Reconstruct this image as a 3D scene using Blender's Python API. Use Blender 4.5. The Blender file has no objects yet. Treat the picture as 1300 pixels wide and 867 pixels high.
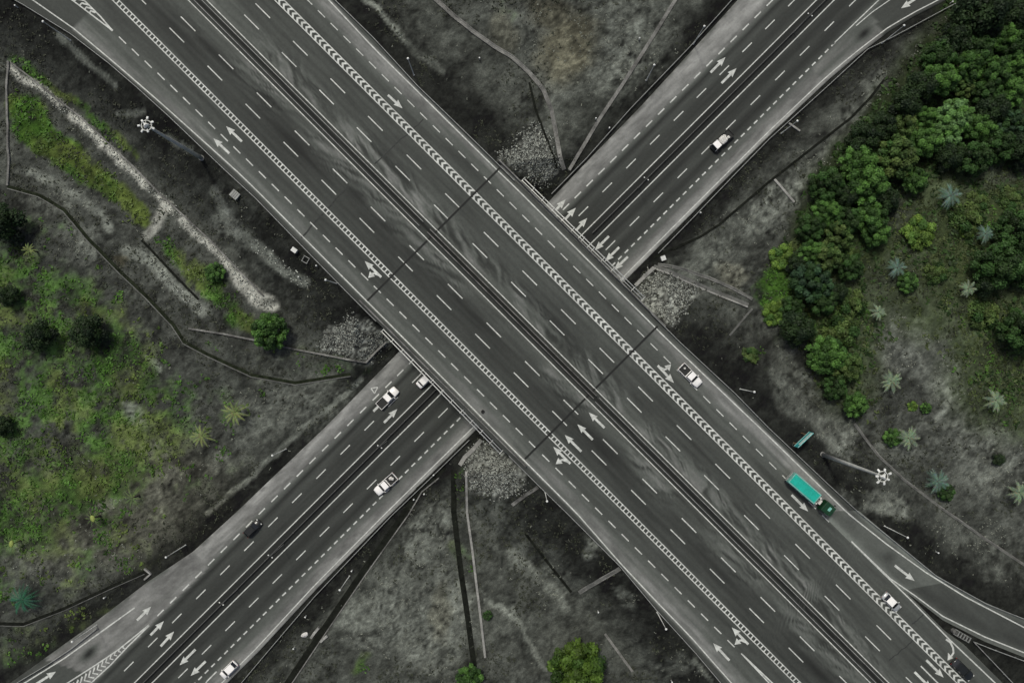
import bpy, bmesh, math, random
import numpy as np
from mathutils import Vector, Matrix
random.seed(7); rng = np.random.default_rng(11)
C = bpy.context.scene
R = math.radians
# ------------------------------------------------------------------ camera, sky, sun, exposure
H = 170.0          # camera height over the lower road
S = 0.16           # metres per photo pixel at ground level
ZU = 7.0           # deck height of the upper motorway
cam_d = bpy.data.cameras.new('camera'); cam = bpy.data.objects.new('camera', cam_d)
C.collection.objects.link(cam); C.camera = cam
cam.location = (0, 0, H); cam.rotation_euler = (0, 0, 0)
cam_d.sensor_width = 36; cam_d.lens = 36 * H / (1300 * S)
cam_d.clip_start = 1; cam_d.clip_end = 9000
SUN_EL, SUN_AZ = 62, 114          # azimuth of the sun as an angle in the ground plane (from +x)
w = bpy.data.worlds.new('World'); C.world = w; w.use_nodes = True
nt = w.node_tree; nt.nodes.clear()
sky = nt.nodes.new('ShaderNodeTexSky'); sky.sky_type = 'NISHITA'; sky.sun_disc = False
sky.sun_elevation = R(SUN_EL); sky.sun_rotation = R(90 - SUN_AZ)
sky.air_density = 0.7; sky.dust_density = 5.0; sky.ozone_density = 0.5
bg = nt.nodes.new('ShaderNodeBackground'); bg.inputs[1].default_value = 0.095
wo = nt.nodes.new('ShaderNodeOutputWorld')
nt.links.new(sky.outputs[0], bg.inputs[0]); nt.links.new(bg.outputs[0], wo.inputs[0])
sd = bpy.data.lights.new('sun', 'SUN'); sd.energy = 2.0; sd.angle = R(6); sd.color = (.975, .98, .90)
sun = bpy.data.objects.new('sun', sd); C.collection.objects.link(sun)
sv = Vector((math.cos(R(SUN_EL)) * math.cos(R(SUN_AZ)), math.cos(R(SUN_EL)) * math.sin(R(SUN_AZ)), math.sin(R(SUN_EL))))
sun.rotation_euler = sv.to_track_quat('Z', 'Y').to_euler(); sun.location = sv * 400
C.view_settings.view_transform = 'Standard'; C.view_settings.look = 'None'
C.view_settings.exposure = 0.27; C.view_settings.gamma = 1

# ------------------------------------------------------------------ helpers
def P(px, py, z=0.0):
    k = S * (H - z) / H
    return ((px - 650) * k, (433.5 - py) * k, z)
def link(o, parent=None):
    C.collection.objects.link(o)
    if parent: o.parent = parent
    return o
def tag(o, label=None, cat=None, group=None, kind=None):
    if label: o['label'] = label
    if cat: o['category'] = cat
    if group: o['group'] = group
    if kind: o['kind'] = kind
    return o
def empty(name, loc, rz=0.0, label=None, cat=None, group=None):
    o = bpy.data.objects.new(name, None); o.location = loc; o.rotation_euler = (0, 0, rz)
    o.empty_display_size = .3
    return tag(link(o), label, cat, group)
def obj(name, me, m=None, parent=None):
    if m is not None and len(me.materials) == 0: me.materials.append(m)
    return link(bpy.data.objects.new(name, me), parent)
class MB:
    def __init__(s): s.v = []; s.f = []; s.c = []
    def add(s, vs, fs, col=None):
        n = len(s.v); s.v += [tuple(p) for p in vs]; s.f += [tuple(i + n for i in f) for f in fs]
        if col is not None: s.c += [col] * len(vs)
        return s
    def box(s, c, d, rz=0.0, top=(1, 1), col=None):
        x, y, z = d[0] / 2, d[1] / 2, d[2] / 2
        vs = []
        ca, sa = math.cos(rz), math.sin(rz)
        for k, (tx, ty) in ((-1, (1, 1)), (1, top)):
            for a, b in ((-1, -1), (1, -1), (1, 1), (-1, 1)):
                X, Y = a * x * tx, b * y * ty
                vs.append((c[0] + X * ca - Y * sa, c[1] + X * sa + Y * ca, c[2] + k * z))
        return s.add(vs, [(3, 2, 1, 0), (4, 5, 6, 7), (0, 1, 5, 4), (1, 2, 6, 5), (2, 3, 7, 6), (3, 0, 4, 7)], col)
    def tube(s, p, q, r0, r1=None, n=8):
        r1 = r0 if r1 is None else r1
        p, q = Vector(p), Vector(q); d = (q - p).normalized()
        a = d.orthogonal().normalized(); b = d.cross(a)
        vs = []
        for c, r in ((p, r0), (q, r1)):
            for i in range(n):
                t = 2 * math.pi * i / n
                vs.append(c + (a * math.cos(t) + b * math.sin(t)) * r)
        fs = [(i, (i + 1) % n, n + (i + 1) % n, n + i) for i in range(n)]
        fs += [tuple(range(n))[::-1], tuple(range(n, 2 * n))]
        return s.add(vs, fs)
    def sweep(s, pts, prof, closed=True):
        """pts: 3-D points; prof: (lateral, up) pairs, lateral positive to the left of travel"""
        n = len(prof); vs = []
        for i, p in enumerate(pts):
            a = Vector(pts[max(i - 1, 0)]); b = Vector(pts[min(i + 1, len(pts) - 1)])
            d = (b - a); d.z = 0; d.normalize(); l = Vector((-d.y, d.x, 0))
            for (la, up) in prof: vs.append(Vector(p) + l * la + Vector((0, 0, up)))
        fs = []
        for i in range(len(pts) - 1):
            for j in range(n if closed else n - 1):
                k = (j + 1) % n
                fs.append((i * n + k, i * n + j, (i + 1) * n + j, (i + 1) * n + k))
        if closed:
            m = (len(pts) - 1) * n
            fs += [tuple(range(n)), tuple(range(m, m + n))[::-1]]
        return s.add(vs, fs)
    def lathe(s, c, prof, n=12):
        vs = []; fs = []
        for (r, z) in prof:
            for i in range(n):
                t = 2 * math.pi * i / n; vs.append((c[0] + r * math.cos(t), c[1] + r * math.sin(t), c[2] + z))
        for j in range(len(prof) - 1):
            for i in range(n):
                k = (i + 1) % n; fs.append((j * n + i, j * n + k, (j + 1) * n + k, (j + 1) * n + i))
        fs += [tuple(range(n))[::-1], tuple(range((len(prof) - 1) * n, len(prof) * n))]
        return s.add(vs, fs)
    def mesh(s, name, smooth=False, bevel=0.0):
        me = bpy.data.meshes.new(name); me.from_pydata([tuple(p) for p in s.v], [], s.f); me.validate()
        if bevel or True:
            bm = bmesh.new(); bm.from_mesh(me)
            if bevel:
                es = [e for e in bm.edges if len(e.link_faces) == 2 and e.calc_face_angle(0) > .5]
                bmesh.ops.bevel(bm, geom=es, offset=bevel, segments=2, affect='EDGES', clamp_overlap=True)
            if not s.c: bmesh.ops.recalc_face_normals(bm, faces=bm.faces)
            bm.to_mesh(me); bm.free()
        if s.c and len(s.c) == len(me.vertices):
            a = me.color_attributes.new('Col', 'FLOAT_COLOR', 'POINT')
            a.data.foreach_set('color', np.array([(*c, 1) for c in s.c], dtype=np.float32).ravel())
        if smooth: me.shade_smooth()
        return me
    def build(s, name, m, parent=None, smooth=False, bevel=0.0):
        return obj(name, s.mesh(name, smooth, bevel), m, parent)
def copy_tree(o, parent=None):
    c = o.copy(); C.collection.objects.link(c)
    if parent is not None: c.parent = parent
    for ch in list(o.children): copy_tree(ch, c)
    return c
def np_mesh(name, co, faces, col=None):
    me = bpy.data.meshes.new(name)
    co = np.asarray(co, dtype=np.float32); faces = np.asarray(faces, dtype=np.int32)
    nf, k = faces.shape
    me.vertices.add(len(co)); me.vertices.foreach_set('co', co.ravel())
    me.loops.add(nf * k); me.loops.foreach_set('vertex_index', faces.ravel())
    me.polygons.add(nf); me.polygons.foreach_set('loop_start', np.arange(0, nf * k, k, dtype=np.int32))
    me.polygons.foreach_set('loop_total', np.full(nf, k, dtype=np.int32))
    me.update(calc_edges=True)
    if col is not None:
        a = me.color_attributes.new('Col', 'FLOAT_COLOR', 'POINT')
        c4 = np.ones((len(co), 4), dtype=np.float32); c4[:, :3] = col
        a.data.foreach_set('color', c4.ravel())
    return me
# value noise in numpy
def vnoise(x, y, seed=0):
    xi = np.floor(x).astype(np.int64); yi = np.floor(y).astype(np.int64)
    fx = x - xi; fy = y - yi; fx = fx * fx * (3 - 2 * fx); fy = fy * fy * (3 - 2 * fy)
    def h(a, b):
        n = (a * 374761393 + b * 668265263 + seed * 974711) & 0x7fffffff
        n = ((n ^ (n >> 13)) * 1274126177) & 0x7fffffff
        return ((n ^ (n >> 16)) & 0xffff) / 65535.0
    return (h(xi, yi) * (1 - fx) + h(xi + 1, yi) * fx) * (1 - fy) + (h(xi, yi + 1) * (1 - fx) + h(xi + 1, yi + 1) * fx) * fy
def fbm(x, y, sc, seed=0, oc=4):
    t = 0; a = .5; n = 0
    for i in range(oc):
        t = t + a * vnoise(x / sc * 2 ** i + 31.7 * i, y / sc * 2 ** i - 17.3 * i, seed + i); n += a; a *= .5
    return t / n
def sstep(a, b, x):
    t = np.clip((x - a) / (b - a), 0, 1); return t * t * (3 - 2 * t)
def pdist(px, py, pts):
    d = np.full(px.shape, 1e9)
    for (ax, ay), (bx, by) in zip(pts[:-1], pts[1:]):
        dx, dy = bx - ax, by - ay; L = dx * dx + dy * dy + 1e-9
        t = np.clip(((px - ax) * dx + (py - ay) * dy) / L, 0, 1)
        d = np.minimum(d, np.hypot(px - ax - t * dx, py - ay - t * dy))
    return d
def inpoly(px, py, poly):
    c = np.zeros(px.shape, bool); n = len(poly)
    for i in range(n):
        (x1, y1), (x2, y2) = poly[i], poly[(i + 1) % n]
        if y1 == y2: continue
        c ^= ((y1 > py) != (y2 > py)) & (px < (x2 - x1) * (py - y1) / (y2 - y1) + x1)
    return c
def polymask(px, py, poly, soft=6):
    ins = inpoly(px, py, poly); d = pdist(px, py, list(poly) + [poly[0]])
    return np.clip(.5 + np.where(ins, d, -d) / (2 * soft), 0, 1)

# ------------------------------------------------------------------ materials
def mat(name, col=(.5, .5, .5), rough=.7, metal=0.0, vcol=False, noise=None, bump=None, spec=.3, aniso=None, coat=0.0, trans=0.0):
    m = bpy.data.materials.new(name); m.use_nodes = True
    n = m.node_tree.nodes; l = m.node_tree.links; b = n['Principled BSDF']
    b.inputs['Roughness'].default_value = rough; b.inputs['Metallic'].default_value = metal
    b.inputs['Specular IOR Level'].default_value = spec
    if coat: b.inputs['Coat Weight'].default_value = coat; b.inputs['Coat Roughness'].default_value = .08
    if vcol:
        a = n.new('ShaderNodeVertexColor'); a.layer_name = 'Col'; src = a.outputs[0]
    else:
        a = n.new('ShaderNodeRGB'); a.outputs[0].default_value = (*col, 1); src = a.outputs[0]
    tc = n.new('ShaderNodeTexCoord')
    for (sc, lo, hi, rot, stretch, det) in (noise or []):
        mp = n.new('ShaderNodeMapping'); mp.vector_type = 'TEXTURE'
        mp.inputs['Rotation'].default_value = (0, 0, rot); mp.inputs['Scale'].default_value = (stretch, 1, 1)
        tx = n.new('ShaderNodeTexNoise'); tx.inputs['Scale'].default_value = sc; tx.inputs['Detail'].default_value = det
        tx.inputs['Roughness'].default_value = .65
        l.new(tc.outputs['Object'], mp.inputs[0]); l.new(mp.outputs[0], tx.inputs['Vector'])
        mr = n.new('ShaderNodeMapRange'); mr.inputs[1].default_value = .3; mr.inputs[2].default_value = .7
        mr.inputs[3].default_value = lo; mr.inputs[4].default_value = hi
        l.new(tx.outputs[0], mr.inputs[0])
        mx = n.new('ShaderNodeMix'); mx.data_type = 'RGBA'; mx.blend_type = 'MULTIPLY'; mx.inputs[0].default_value = 1
        l.new(src, mx.inputs[6]); l.new(mr.outputs[0], mx.inputs[7]); src = mx.outputs[2]
    l.new(src, b.inputs['Base Color'])
    if bump:
        tx = n.new('ShaderNodeTexNoise'); tx.inputs['Scale'].default_value = bump[0]; tx.inputs['Detail'].default_value = 4
        l.new(tc.outputs['Object'], tx.inputs['Vector'])
        bp = n.new('ShaderNodeBump'); bp.inputs['Strength'].default_value = bump[1]; bp.inputs['Distance'].default_value = bump[2]
        l.new(tx.outputs[0], bp.inputs['Height']); l.new(bp.outputs[0], b.inputs['Normal'])
    if trans:
        t = n.new('ShaderNodeBsdfTranslucent'); l.new(src, t.inputs[0])
        ms = n.new('ShaderNodeMixShader'); ms.inputs[0].default_value = trans
        o = n['Material Output']; l.new(b.outputs[0], ms.inputs[1]); l.new(t.outputs[0], ms.inputs[2]); l.new(ms.outputs[0], o.inputs[0])
    return m
Q = math.pi / 4
M = {}
M['ground'] = mat('ground', vcol=True, rough=.95, spec=.1, noise=[(.10, .75, 1.3, 0, 1, 4), (.5, .74, 1.3, .6, 2.2, 6), (2.2, .68, 1.36, .6, 1.6, 5), (5.0, .72, 1.3, 0, 1, 2)], bump=(1.6, .6, .25))
M['asph_up'] = mat('asphalt_upper', vcol=True, rough=.85, spec=.25, noise=[(.35, .88, 1.1, -Q, 14, 4), (.9, .9, 1.1, -Q, 9, 3), (2.2, .86, 1.13, 0, 1, 5)], bump=(6, .3, .02))
M['asph_low'] = mat('asphalt_lower', vcol=True, rough=.85, spec=.25, noise=[(.35, .86, 1.12, Q, 14, 4), (.9, .9, 1.1, Q, 9, 3), (2.2, .86, 1.13, 0, 1, 5)], bump=(6, .3, .02))
M['paint'] = mat('road_paint', (.57, .59, .55), .7, noise=[(1.6, .55, 1.06, 0, 1, 5), (.12, .84, 1.04, 0, 1, 3), (7, .72, 1.05, 0, 1, 2)])
M['joint'] = mat('joint_rubber', (.008, .009, .008), .8)
M['seal'] = mat('crack_seal', (.022, .024, .022), .8, noise=[(2, .6, 1.3, 0, 1, 3)])
M['concrete'] = mat('concrete', (.20, .20, .185), .9, noise=[(.5, .55, 1.3, 0, 1, 5), (3, .8, 1.2, 0, 1, 4)])
M['concrete_dark'] = mat('concrete_dark', (.085, .087, .08), .9, noise=[(.6, .55, 1.4, 0, 1, 5), (3, .8, 1.2, 0, 1, 4)])
M['concrete_lip'] = mat('concrete_lip', (.13, .13, .12), .9, noise=[(.35, .3, 1.5, 0, 1, 5), (3, .7, 1.25, 0, 1, 4)])
M['mud'] = mat('drain_mud', (.008, .009, .007), .95, spec=.05, noise=[(.8, .5, 1.6, 0, 1, 5)])
M['moss'] = mat('drain_moss', (.011, .014, .008), .95, spec=.05, noise=[(.8, .4, 1.8, 0, 1, 5)])
M['steel'] = mat('galvanised_steel', (.22, .228, .215), .6, metal=.0, noise=[(1.2, .7, 1.2, 0, 1, 4)])
M['white_steel'] = mat('white_steel', (.50, .51, .48), .5, noise=[(1.2, .75, 1.1, 0, 1, 4)])
M['pole'] = mat('pole_steel', (.42, .43, .40), .6, metal=0, noise=[(.8, .8, 1.15, 0, 1, 3)])
M['dark_pole'] = mat('weathered_pole', (.07, .072, .068), .7, noise=[(.8, .8, 1.15, 0, 1, 3)])
M['lamp'] = mat('lamp_housing', (.58, .59, .56), .4, noise=[(3, .85, 1.05, 0, 1, 3)])
M['lens'] = mat('lamp_lens', (.5, .52, .5), .15)
M['rubber'] = mat('rubber', (.012, .012, .012), .85, noise=[(6, .7, 1.3, 0, 1, 2)])
M['glass'] = mat('tinted_glass', (.008, .010, .011), .06, spec=.5)
M['white_car'] = mat('white_car_paint', (.72, .71, .68), .3, coat=.5, noise=[(1.1, .9, 1.04, 0, 1, 4)])
M['silver_car'] = mat('silver_car_paint', (.38, .39, .38), .3, metal=.4, coat=.5, noise=[(1.1, .9, 1.04, 0, 1, 4)])
M['black_car'] = mat('black_car_paint', (.010, .011, .010), .32, coat=.3, noise=[(1.1, .8, 1.2, 0, 1, 4)])
M['trim'] = mat('black_trim', (.012, .013, .012), .7, noise=[(4, .8, 1.3, 0, 1, 2)])
M['cargo'] = mat('pale_cargo', (.55, .54, .5), .85, noise=[(3, .5, 1.2, 0, 1, 4)])
M['teal'] = mat('teal_tarpaulin', (.004, .29, .225), .6, noise=[(.8, .8, 1.12, 0, 1, 4), (4, .92, 1.06, 0, 1, 3)])
M['teal_rim'] = mat('faded_teal_steel', (.14, .34, .29), .55, noise=[(2, .7, 1.2, 0, 1, 4)])
M['green_cab'] = mat('green_cab_paint', (.004, .030, .010), .35, coat=.4, noise=[(1.5, .8, 1.2, 0, 1, 3)])
M['sign_face'] = mat('sign_face', (.02, .24, .24), .5, noise=[(1.2, .6, 1.4, 0, 1, 4)])
M['sign_pale'] = mat('sign_pale_panel', (.36, .48, .44), .5, noise=[(1.5, .8, 1.15, 0, 1, 4)])
M['rust'] = mat('rusty_post', (.16, .10, .05), .8, noise=[(3, .6, 1.3, 0, 1, 4)])
M['red_lens'] = mat('red_lens', (.25, .01, .01), .2)
M['rock'] = mat('pale_rock', (.5, .49, .46), .9, noise=[(2, .6, 1.2, 0, 1, 5)], bump=(3, .6, .1))
M['leaf'] = mat('leaves', vcol=True, rough=.6, spec=.2, trans=.12)
M['stone'] = mat('stones', vcol=True, rough=.95, spec=.1)
M['bark'] = mat('bark', (.07, .055, .04), .95, noise=[(4, .6, 1.3, 0, 1, 4)], bump=(8, .6, .05))
M['hollow'] = mat('dark_hollow', (.02, .02, .018), .9)

# ------------------------------------------------------------------ road outlines (photo pixels, then real heights)
def uv(u, v): return ((u - v) / 2, (u + v) / 2)      # upper road: u along, v across (SW positive)
def sw(s, w_): return ((s + w_) / 2, (w_ - s) / 2)   # lower road: s along (to NE), w across (SE positive)
def to_uv(pts): return [(x + y, y - x) for x, y in pts]
def to_sw(pts): return [(x - y, x + y) for x, y in pts]
def fn(pairs):
    pairs = sorted(pairs); a = np.array([p[0] for p in pairs], float); b = np.array([p[1] for p in pairs], float)
    return lambda t: np.interp(t, a, b)
SW_BAR = [(-170, -80), (-60, -42), (32, 8), (92, 45), (140, 82), (175, 112), (217, 150), (287, 217), (325, 252), (440, 370), (487, 417), (637, 570), (682, 614), (719, 650), (787, 718), (832, 772), (882, 827), (915, 866), (1010, 985), (1100, 1100)]
NE_BAR = [(300, -130), (424, 0), (475, 50), (530, 110), (587, 165), (640, 217), (661, 236), (820, 393), (862, 434), (932, 499), (975, 543), (1050, 614), (1088, 649), (1135, 687), (1187, 730), (1250, 765), (1300, 785), (1440, 830), (1700, 900)]
vSW = fn(to_uv(SW_BAR))
vNE_all = fn(to_uv(NE_BAR))
vNEm = lambda u: np.maximum(vNE_all(u), np.interp(u, [1690, 1795, 2000, 2040, 3000], [-600, -399, -399, -406, -410]))
wL = fn([(2000, 930), (1100, 934), (937, 937), (838, 942), (675, 949), (521, 951), (440, 953), (62, 953), (-126, 955), (-301, 951), (-350, 950), (-455, 945), (-550, 926), (-670, 910), (-850, 880), (-1100, 835), (-1600, 740)])
wRl = [(437, 1143), (807, 1143), (953, 1147), (1020, 1153), (1088, 1162), (1140, 1175), (1192, 1192), (1400, 1250), (1700, 1255), (2100, 1190), (2400, 1150), (61, 1143), (-161, 1141), (-342, 1142), (-498, 1148), (-567, 1148), (-1600, 1152)]
wRline = fn(wRl)
wR = lambda s: wRline(s) + np.interp(s, [-600, 440, 700, 2000], [7, 7, 6, 9])
KU = S * (H - ZU) / H
def h_ground(x, y):
    x = np.asarray(x, float); y = np.asarray(y, float)
    pu = 650 + x / KU; qu = 433.5 - y / KU
    u = pu + qu; v = qu - pu
    dup = np.maximum(v - vSW(u), vNE_all(u) - v) / 1.414 * KU
    pl = 650 + x / S; ql = 433.5 - y / S
    s_ = pl - ql; w_ = pl + ql
    dlo = np.maximum(wL(s_) - w_, w_ - wR(s_)) / 1.414 * S
    ext = np.maximum(0, np.maximum(np.abs(x) - 122, np.abs(y) - 86)); dlo = dlo - .16 * ext
    f = fbm(x, y, 18, 5, 4) - .5
    f2 = fbm(x, y, 2.6, 9, 3) - .5
    base = np.where(dlo < .8, -.12, -.12 + sstep(.8, 6, dlo) * .35 + sstep(5, 45, dlo) * 1.2 + sstep(2, 12, dlo) * (f * 1.6 + f2 * .45))
    emb = ZU - .25 - np.maximum(0, dup - .8) / 2.0 + sstep(1.5, 5, dup) * (f2 * .6)
    hl = -.12 + np.maximum(0, dlo - 1.2) / 1.45
    return np.maximum(base, np.minimum(emb, hl))
def G(px, py, dz=0.0):
    z = 0.0
    for _ in range(5):
        X = P(px, py, z); z = float(h_ground(X[0], X[1]))
    X = P(px, py, z); return (X[0], X[1], z + dz)
def GH(px, py, top):
    """foot on the ground of an upright thing whose top (top metres above its foot) stands at pixel (px, py)"""
    z = 1.0
    for _ in range(6):
        X = P(px, py, z + top); z = float(h_ground(X[0], X[1]))
    X = P(px, py, z + top); return (X[0], X[1], z)

# ------------------------------------------------------------------ terrain
def axis(lo, hi, st, far):
    a = np.arange(lo, hi + st / 2, st); out = [hi]; d = st
    while out[-1] < far: d *= 1.09; out.append(out[-1] + d)
    ext = np.array(out[1:]); return np.concatenate([-(ext[::-1]), a, ext]) if lo == -hi else None
ax = axis(-122, 122, .5, 3500); ay = axis(-86, 86, .5, 3500)
X, Y = np.meshgrid(ax, ay); x = X.ravel(); y = Y.ravel(); z = h_ground(x, y)
k = S * (H - z) / H
px = 650 + x / k; py = 433.5 - y / k
# warp the mask coordinates so that outlines of ground patches are ragged
wx = px + (fbm(px, py, 26, 51, 3) - .5) * 22 + (fbm(px, py, 6, 55, 3) - .5) * 7
wy = py + (fbm(px, py, 26, 61, 3) - .5) * 22 + (fbm(px, py, 6, 65, 3) - .5) * 7
n1 = fbm(px, py, 90, 1, 4); n2 = fbm(px, py, 22, 2, 4); n3 = fbm(px, py, 7, 3, 3); n4 = fbm(px, py, 3.2, 4, 2)
sx_, sy_ = px * .55 + wx * .45, py * .55 + wy * .45
def blobs(L, soft=.55):
    m = np.zeros(px.shape)
    for (a, b, rx, ry, rot, amt) in L:
        c_, s_ = math.cos(R(rot)), math.sin(R(rot)); dx = wx - a; dy = wy - b
        X_ = (dx * c_ + dy * s_) / rx; Y_ = (-dx * s_ + dy * c_) / ry
        m = np.maximum(m, amt * (1 - sstep(soft, 1.25, np.hypot(X_, Y_))))
    return m
def lines(L):
    m = np.zeros(px.shape)
    for (pts, wd, amt) in L:
        m = np.maximum(m, amt * (1 - sstep(wd * .4, wd * 1.1, pdist(sx_, sy_, pts))))
    return m
pu_ = 650 + x / KU; qu_ = 433.5 - y / KU
dup = np.maximum((qu_ - pu_) - vSW(pu_ + qu_), vNE_all(pu_ + qu_) - (qu_ - pu_)) / 1.414 * KU
pl_ = 650 + x / S; ql_ = 433.5 - y / S
dlo = np.maximum(wL(pl_ - ql_) - (pl_ + ql_), (pl_ + ql_) - wR(pl_ - ql_)) / 1.414 * S
# bare grey soil and dry grass
n5 = fbm(px * .7 + py * .7, (px - py) * .35, 9, 7, 3)
tone = .040 + .03 * (n1 - .5) + .055 * (n2 - .5) + .05 * (n3 - .5) + .045 * (n4 - .5) + .03 * (n5 - .5); tone = np.clip(tone, .012, 1)
scrub = np.maximum(1 - sstep(3, 13, dup), (1 - sstep(2.2, 6, dlo)) * 1.0)          # dark growth on the embankments
tone *= 1 - .72 * scrub
grain = sstep(.30, .66, fbm(px, py, 6, 141, 3) * .6 + fbm(px * .8 + py * .6, py * .8 - px * .6, 15, 143, 3) * .4)
light = (.35 + .65 * grain) * blobs([(770, 50, 85, 75, 0, .42), (690, 45, 60, 40, 40, .2), (860, 150, 40, 25, -45, .0), (930, 350, 26, 16, 20, .9), (905, 320, 40, 22, -20, .45),
    (480, 780, 44, 60, 35, .55), (545, 682, 34, 48, 30, .6), (550, 800, 44, 60, 10, .65), (520, 740, 60, 40, -30, .35), (590, 770, 14, 50, -8, .5), (560, 740, 30, 30, 0, .35), (620, 650, 25, 30, 0, .15),
    (1150, 440, 45, 40, 0, .55), (1205, 480, 40, 30, 20, .62), (1255, 590, 50, 40, 0, .45), (1110, 480, 25, 20, 0, .3), (1010, 500, 26, 40, -35, .35), (1060, 545, 30, 16, 20, .5), (1070, 570, 26, 12, 20, .6),
    (1080, 640, 24, 12, 20, .45), (1130, 640, 30, 14, 25, .55), (1240, 700, 60, 25, 35, .28), (1160, 560, 50, 30, 0, .3), (1230, 550, 50, 30, 0, .35),
    (255, 300, 22, 12, 45, .2), (290, 280, 16, 26, -35, .75), (310, 300, 12, 12, 0, .7), (100, 250, 40, 14, 25, .4), (55, 262, 34, 12, 20, .35), (105, 310, 30, 26, 40, .38),
    (197, 569, 20, 14, 30, .6), (215, 606, 18, 12, 30, .6), (270, 586, 26, 16, -10, .6), (62, 590, 16, 22, 0, .5), (150, 642, 40, 12, -10, .5), (200, 650, 30, 10, -30, .5), (172, 528, 12, 16, -30, 1.),
    (330, 530, 60, 34, -40, .34), (395, 510, 40, 25, -40, .3), (45, 710, 40, 30, 0, .32), (120, 700, 60, 34, 0, .25), (190, 640, 40, 60, 0, .2), (35, 660, 20, 40, 0, .1),
    (410, 520, 60, 20, -42, .25), (795, 757, 18, 12, 40, .75), (750, 698, 10, 12, 40, .75), (700, 740, 22, 30, -30, .28), (870, 845, 22, 18, 0, .3), (835, 850, 18, 14, 0, .25), (640, 720, 20, 20, 0, .15),
    (1180, 60, 36, 18, -45, .5), (1120, 115, 36, 18, -45, .5), (1050, 195, 46, 16, -45, .55), (1000, 235, 30, 14, -45, .35), (985, 262, 74, 22, -41, .75), (960, 280, 44, 16, -35, .5), (1095, 140, 60, 14, -43, .7), (925, 300, 30, 20, 0, .3), (880, 345, 40, 10, 20, .4),
    (640, 30, 40, 18, 40, .15), (720, 110, 40, 25, -30, .25), (310, 250, 50, 30, 40, .1), (1130, 250, 20, 18, 0, .22), (1245, 225, 30, 12, -30, .2), (22, 82, 26, 6, 10, .5)])
tone = tone * (1 - light * .9) + light * (.118 + .20 * (n3 - .5) + .24 * (n4 - .5))
streak = lines([([(460, 0), (477, 10), (500, 33), (512, 48)], 4, .85), ([(500, 30), (530, 70), (560, 90)], 6, .3), ([(323, 310), (348, 330), (363, 344), (388, 360)], 8, .8), ([(270, 240), (281, 262), (300, 296)], 7, .6),
    ([(650, 700), (680, 735), (707, 757), (720, 775)], 9, .5), ([(650, 772), (668, 805), (692, 850)], 4, .7), ([(617, 762), (638, 768), (652, 784)], 4, .7), ([(37, 217), (75, 237), (105, 254), (130, 274), (142, 292)], 7, .7),
    ([(160, 318), (178, 325), (192, 330), (212, 357), (237, 375), (256, 394)], 9, .8), ([(265, 651), (322, 599), (400, 530), (458, 482)], 5, .55), ([(185, 449), (205, 467)], 5, .9), ([(1197, 484), (1205, 510), (1190, 530)], 5, .6),
    ([(870, 160), (800, 60), (790, 20)], 3, .0), ([(1000, 238), (1012, 258)], 2, .9), ([(980, 470), (1040, 540), (1060, 570)], 10, .28), ([(700, 165), (720, 40)], 14, .25), ([(760, 120), (815, 30)], 7, .35), ([(75, 45), (120, 85), (148, 108)], 5, .5),
    ([(150, 145), (182, 140)], 5, .5), ([(215, 175), (240, 190)], 6, .4), ([(1120, 630), (1145, 652), (1100, 640)], 6, .4), ([(880, 840), (905, 866)], 3, .5)])
tone = tone * (1 - streak * .9) + streak * (.15 + .14 * (n4 - .5) + .10 * (n3 - .5))
col = np.stack([tone * .92, tone * 1.0, tone * .86], 1)
brown = blobs([(720, 60, 40, 50, 20, .6), (700, 20, 30, 22, 0, .5), (640, 40, 20, 30, 0, .3), (155, 330, 10, 8, 0, .7), (1290, 260, 40, 30, 0, .5), (1235, 320, 60, 40, 0, .4), (560, 780, 16, 40, 0, .25), (930, 350, 26, 16, 20, .3), (150, 640, 160, 90, -10, .3)])[:, None]
col = col * (1 - brown) + brown * col * np.array([1.2, 1.02, .72])
# white sandy track and the pale stone strip along it
TRACK = [(13, 84), (25, 97), (50, 112), (80, 137), (112, 164), (140, 194), (170, 220), (186, 236), (207, 254), (232, 282), (250, 298), (280, 324), (300, 346), (322, 380), (345, 388)]
sand = lines([(TRACK, 5.2, 1.), ([(300, 350), (322, 378), (345, 386)], 10, 1.), ([(130, 185), (165, 215)], 6, 1.)]) * sstep(.25, .5, fbm(px, py, 20, 71, 3) + .08)
sand = np.clip(sand * 1.0 + lines([([(212, 262), (200, 278), (186, 298)], 8, .55)]), 0, 1)[:, None]
sc = (.31 + .18 * (n3 - .5) + .25 * (n4 - .5))[:, None] * np.array([.98, 1, .88])
col = col * (1 - sand) + sc * sand
# riprap slopes at the four corners of the bridge
rip = np.maximum.reduce([polymask(wx, wy, p, 4) for p in ([(636, 198), (652, 182), (680, 160), (692, 172), (706, 214), (690, 236), (660, 220)], [(806, 378), (828, 344), (886, 366), (872, 388), (850, 412)],
    [(404, 440), (445, 402), (478, 420), (492, 432), (466, 458), (430, 449)], [(590, 590), (600, 570), (625, 556), (668, 602), (662, 622), (630, 632), (596, 622)])])
rip = (rip * .9)[:, None]
cell = (vnoise(px / 1.6, py / 1.6, 81) * .6 + n4 * .4)
rc = (.04 + .30 * sstep(.35, .85, cell))[:, None] * np.array([.95, 1, .88])
col = col * (1 - rip) + rc * rip
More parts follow.
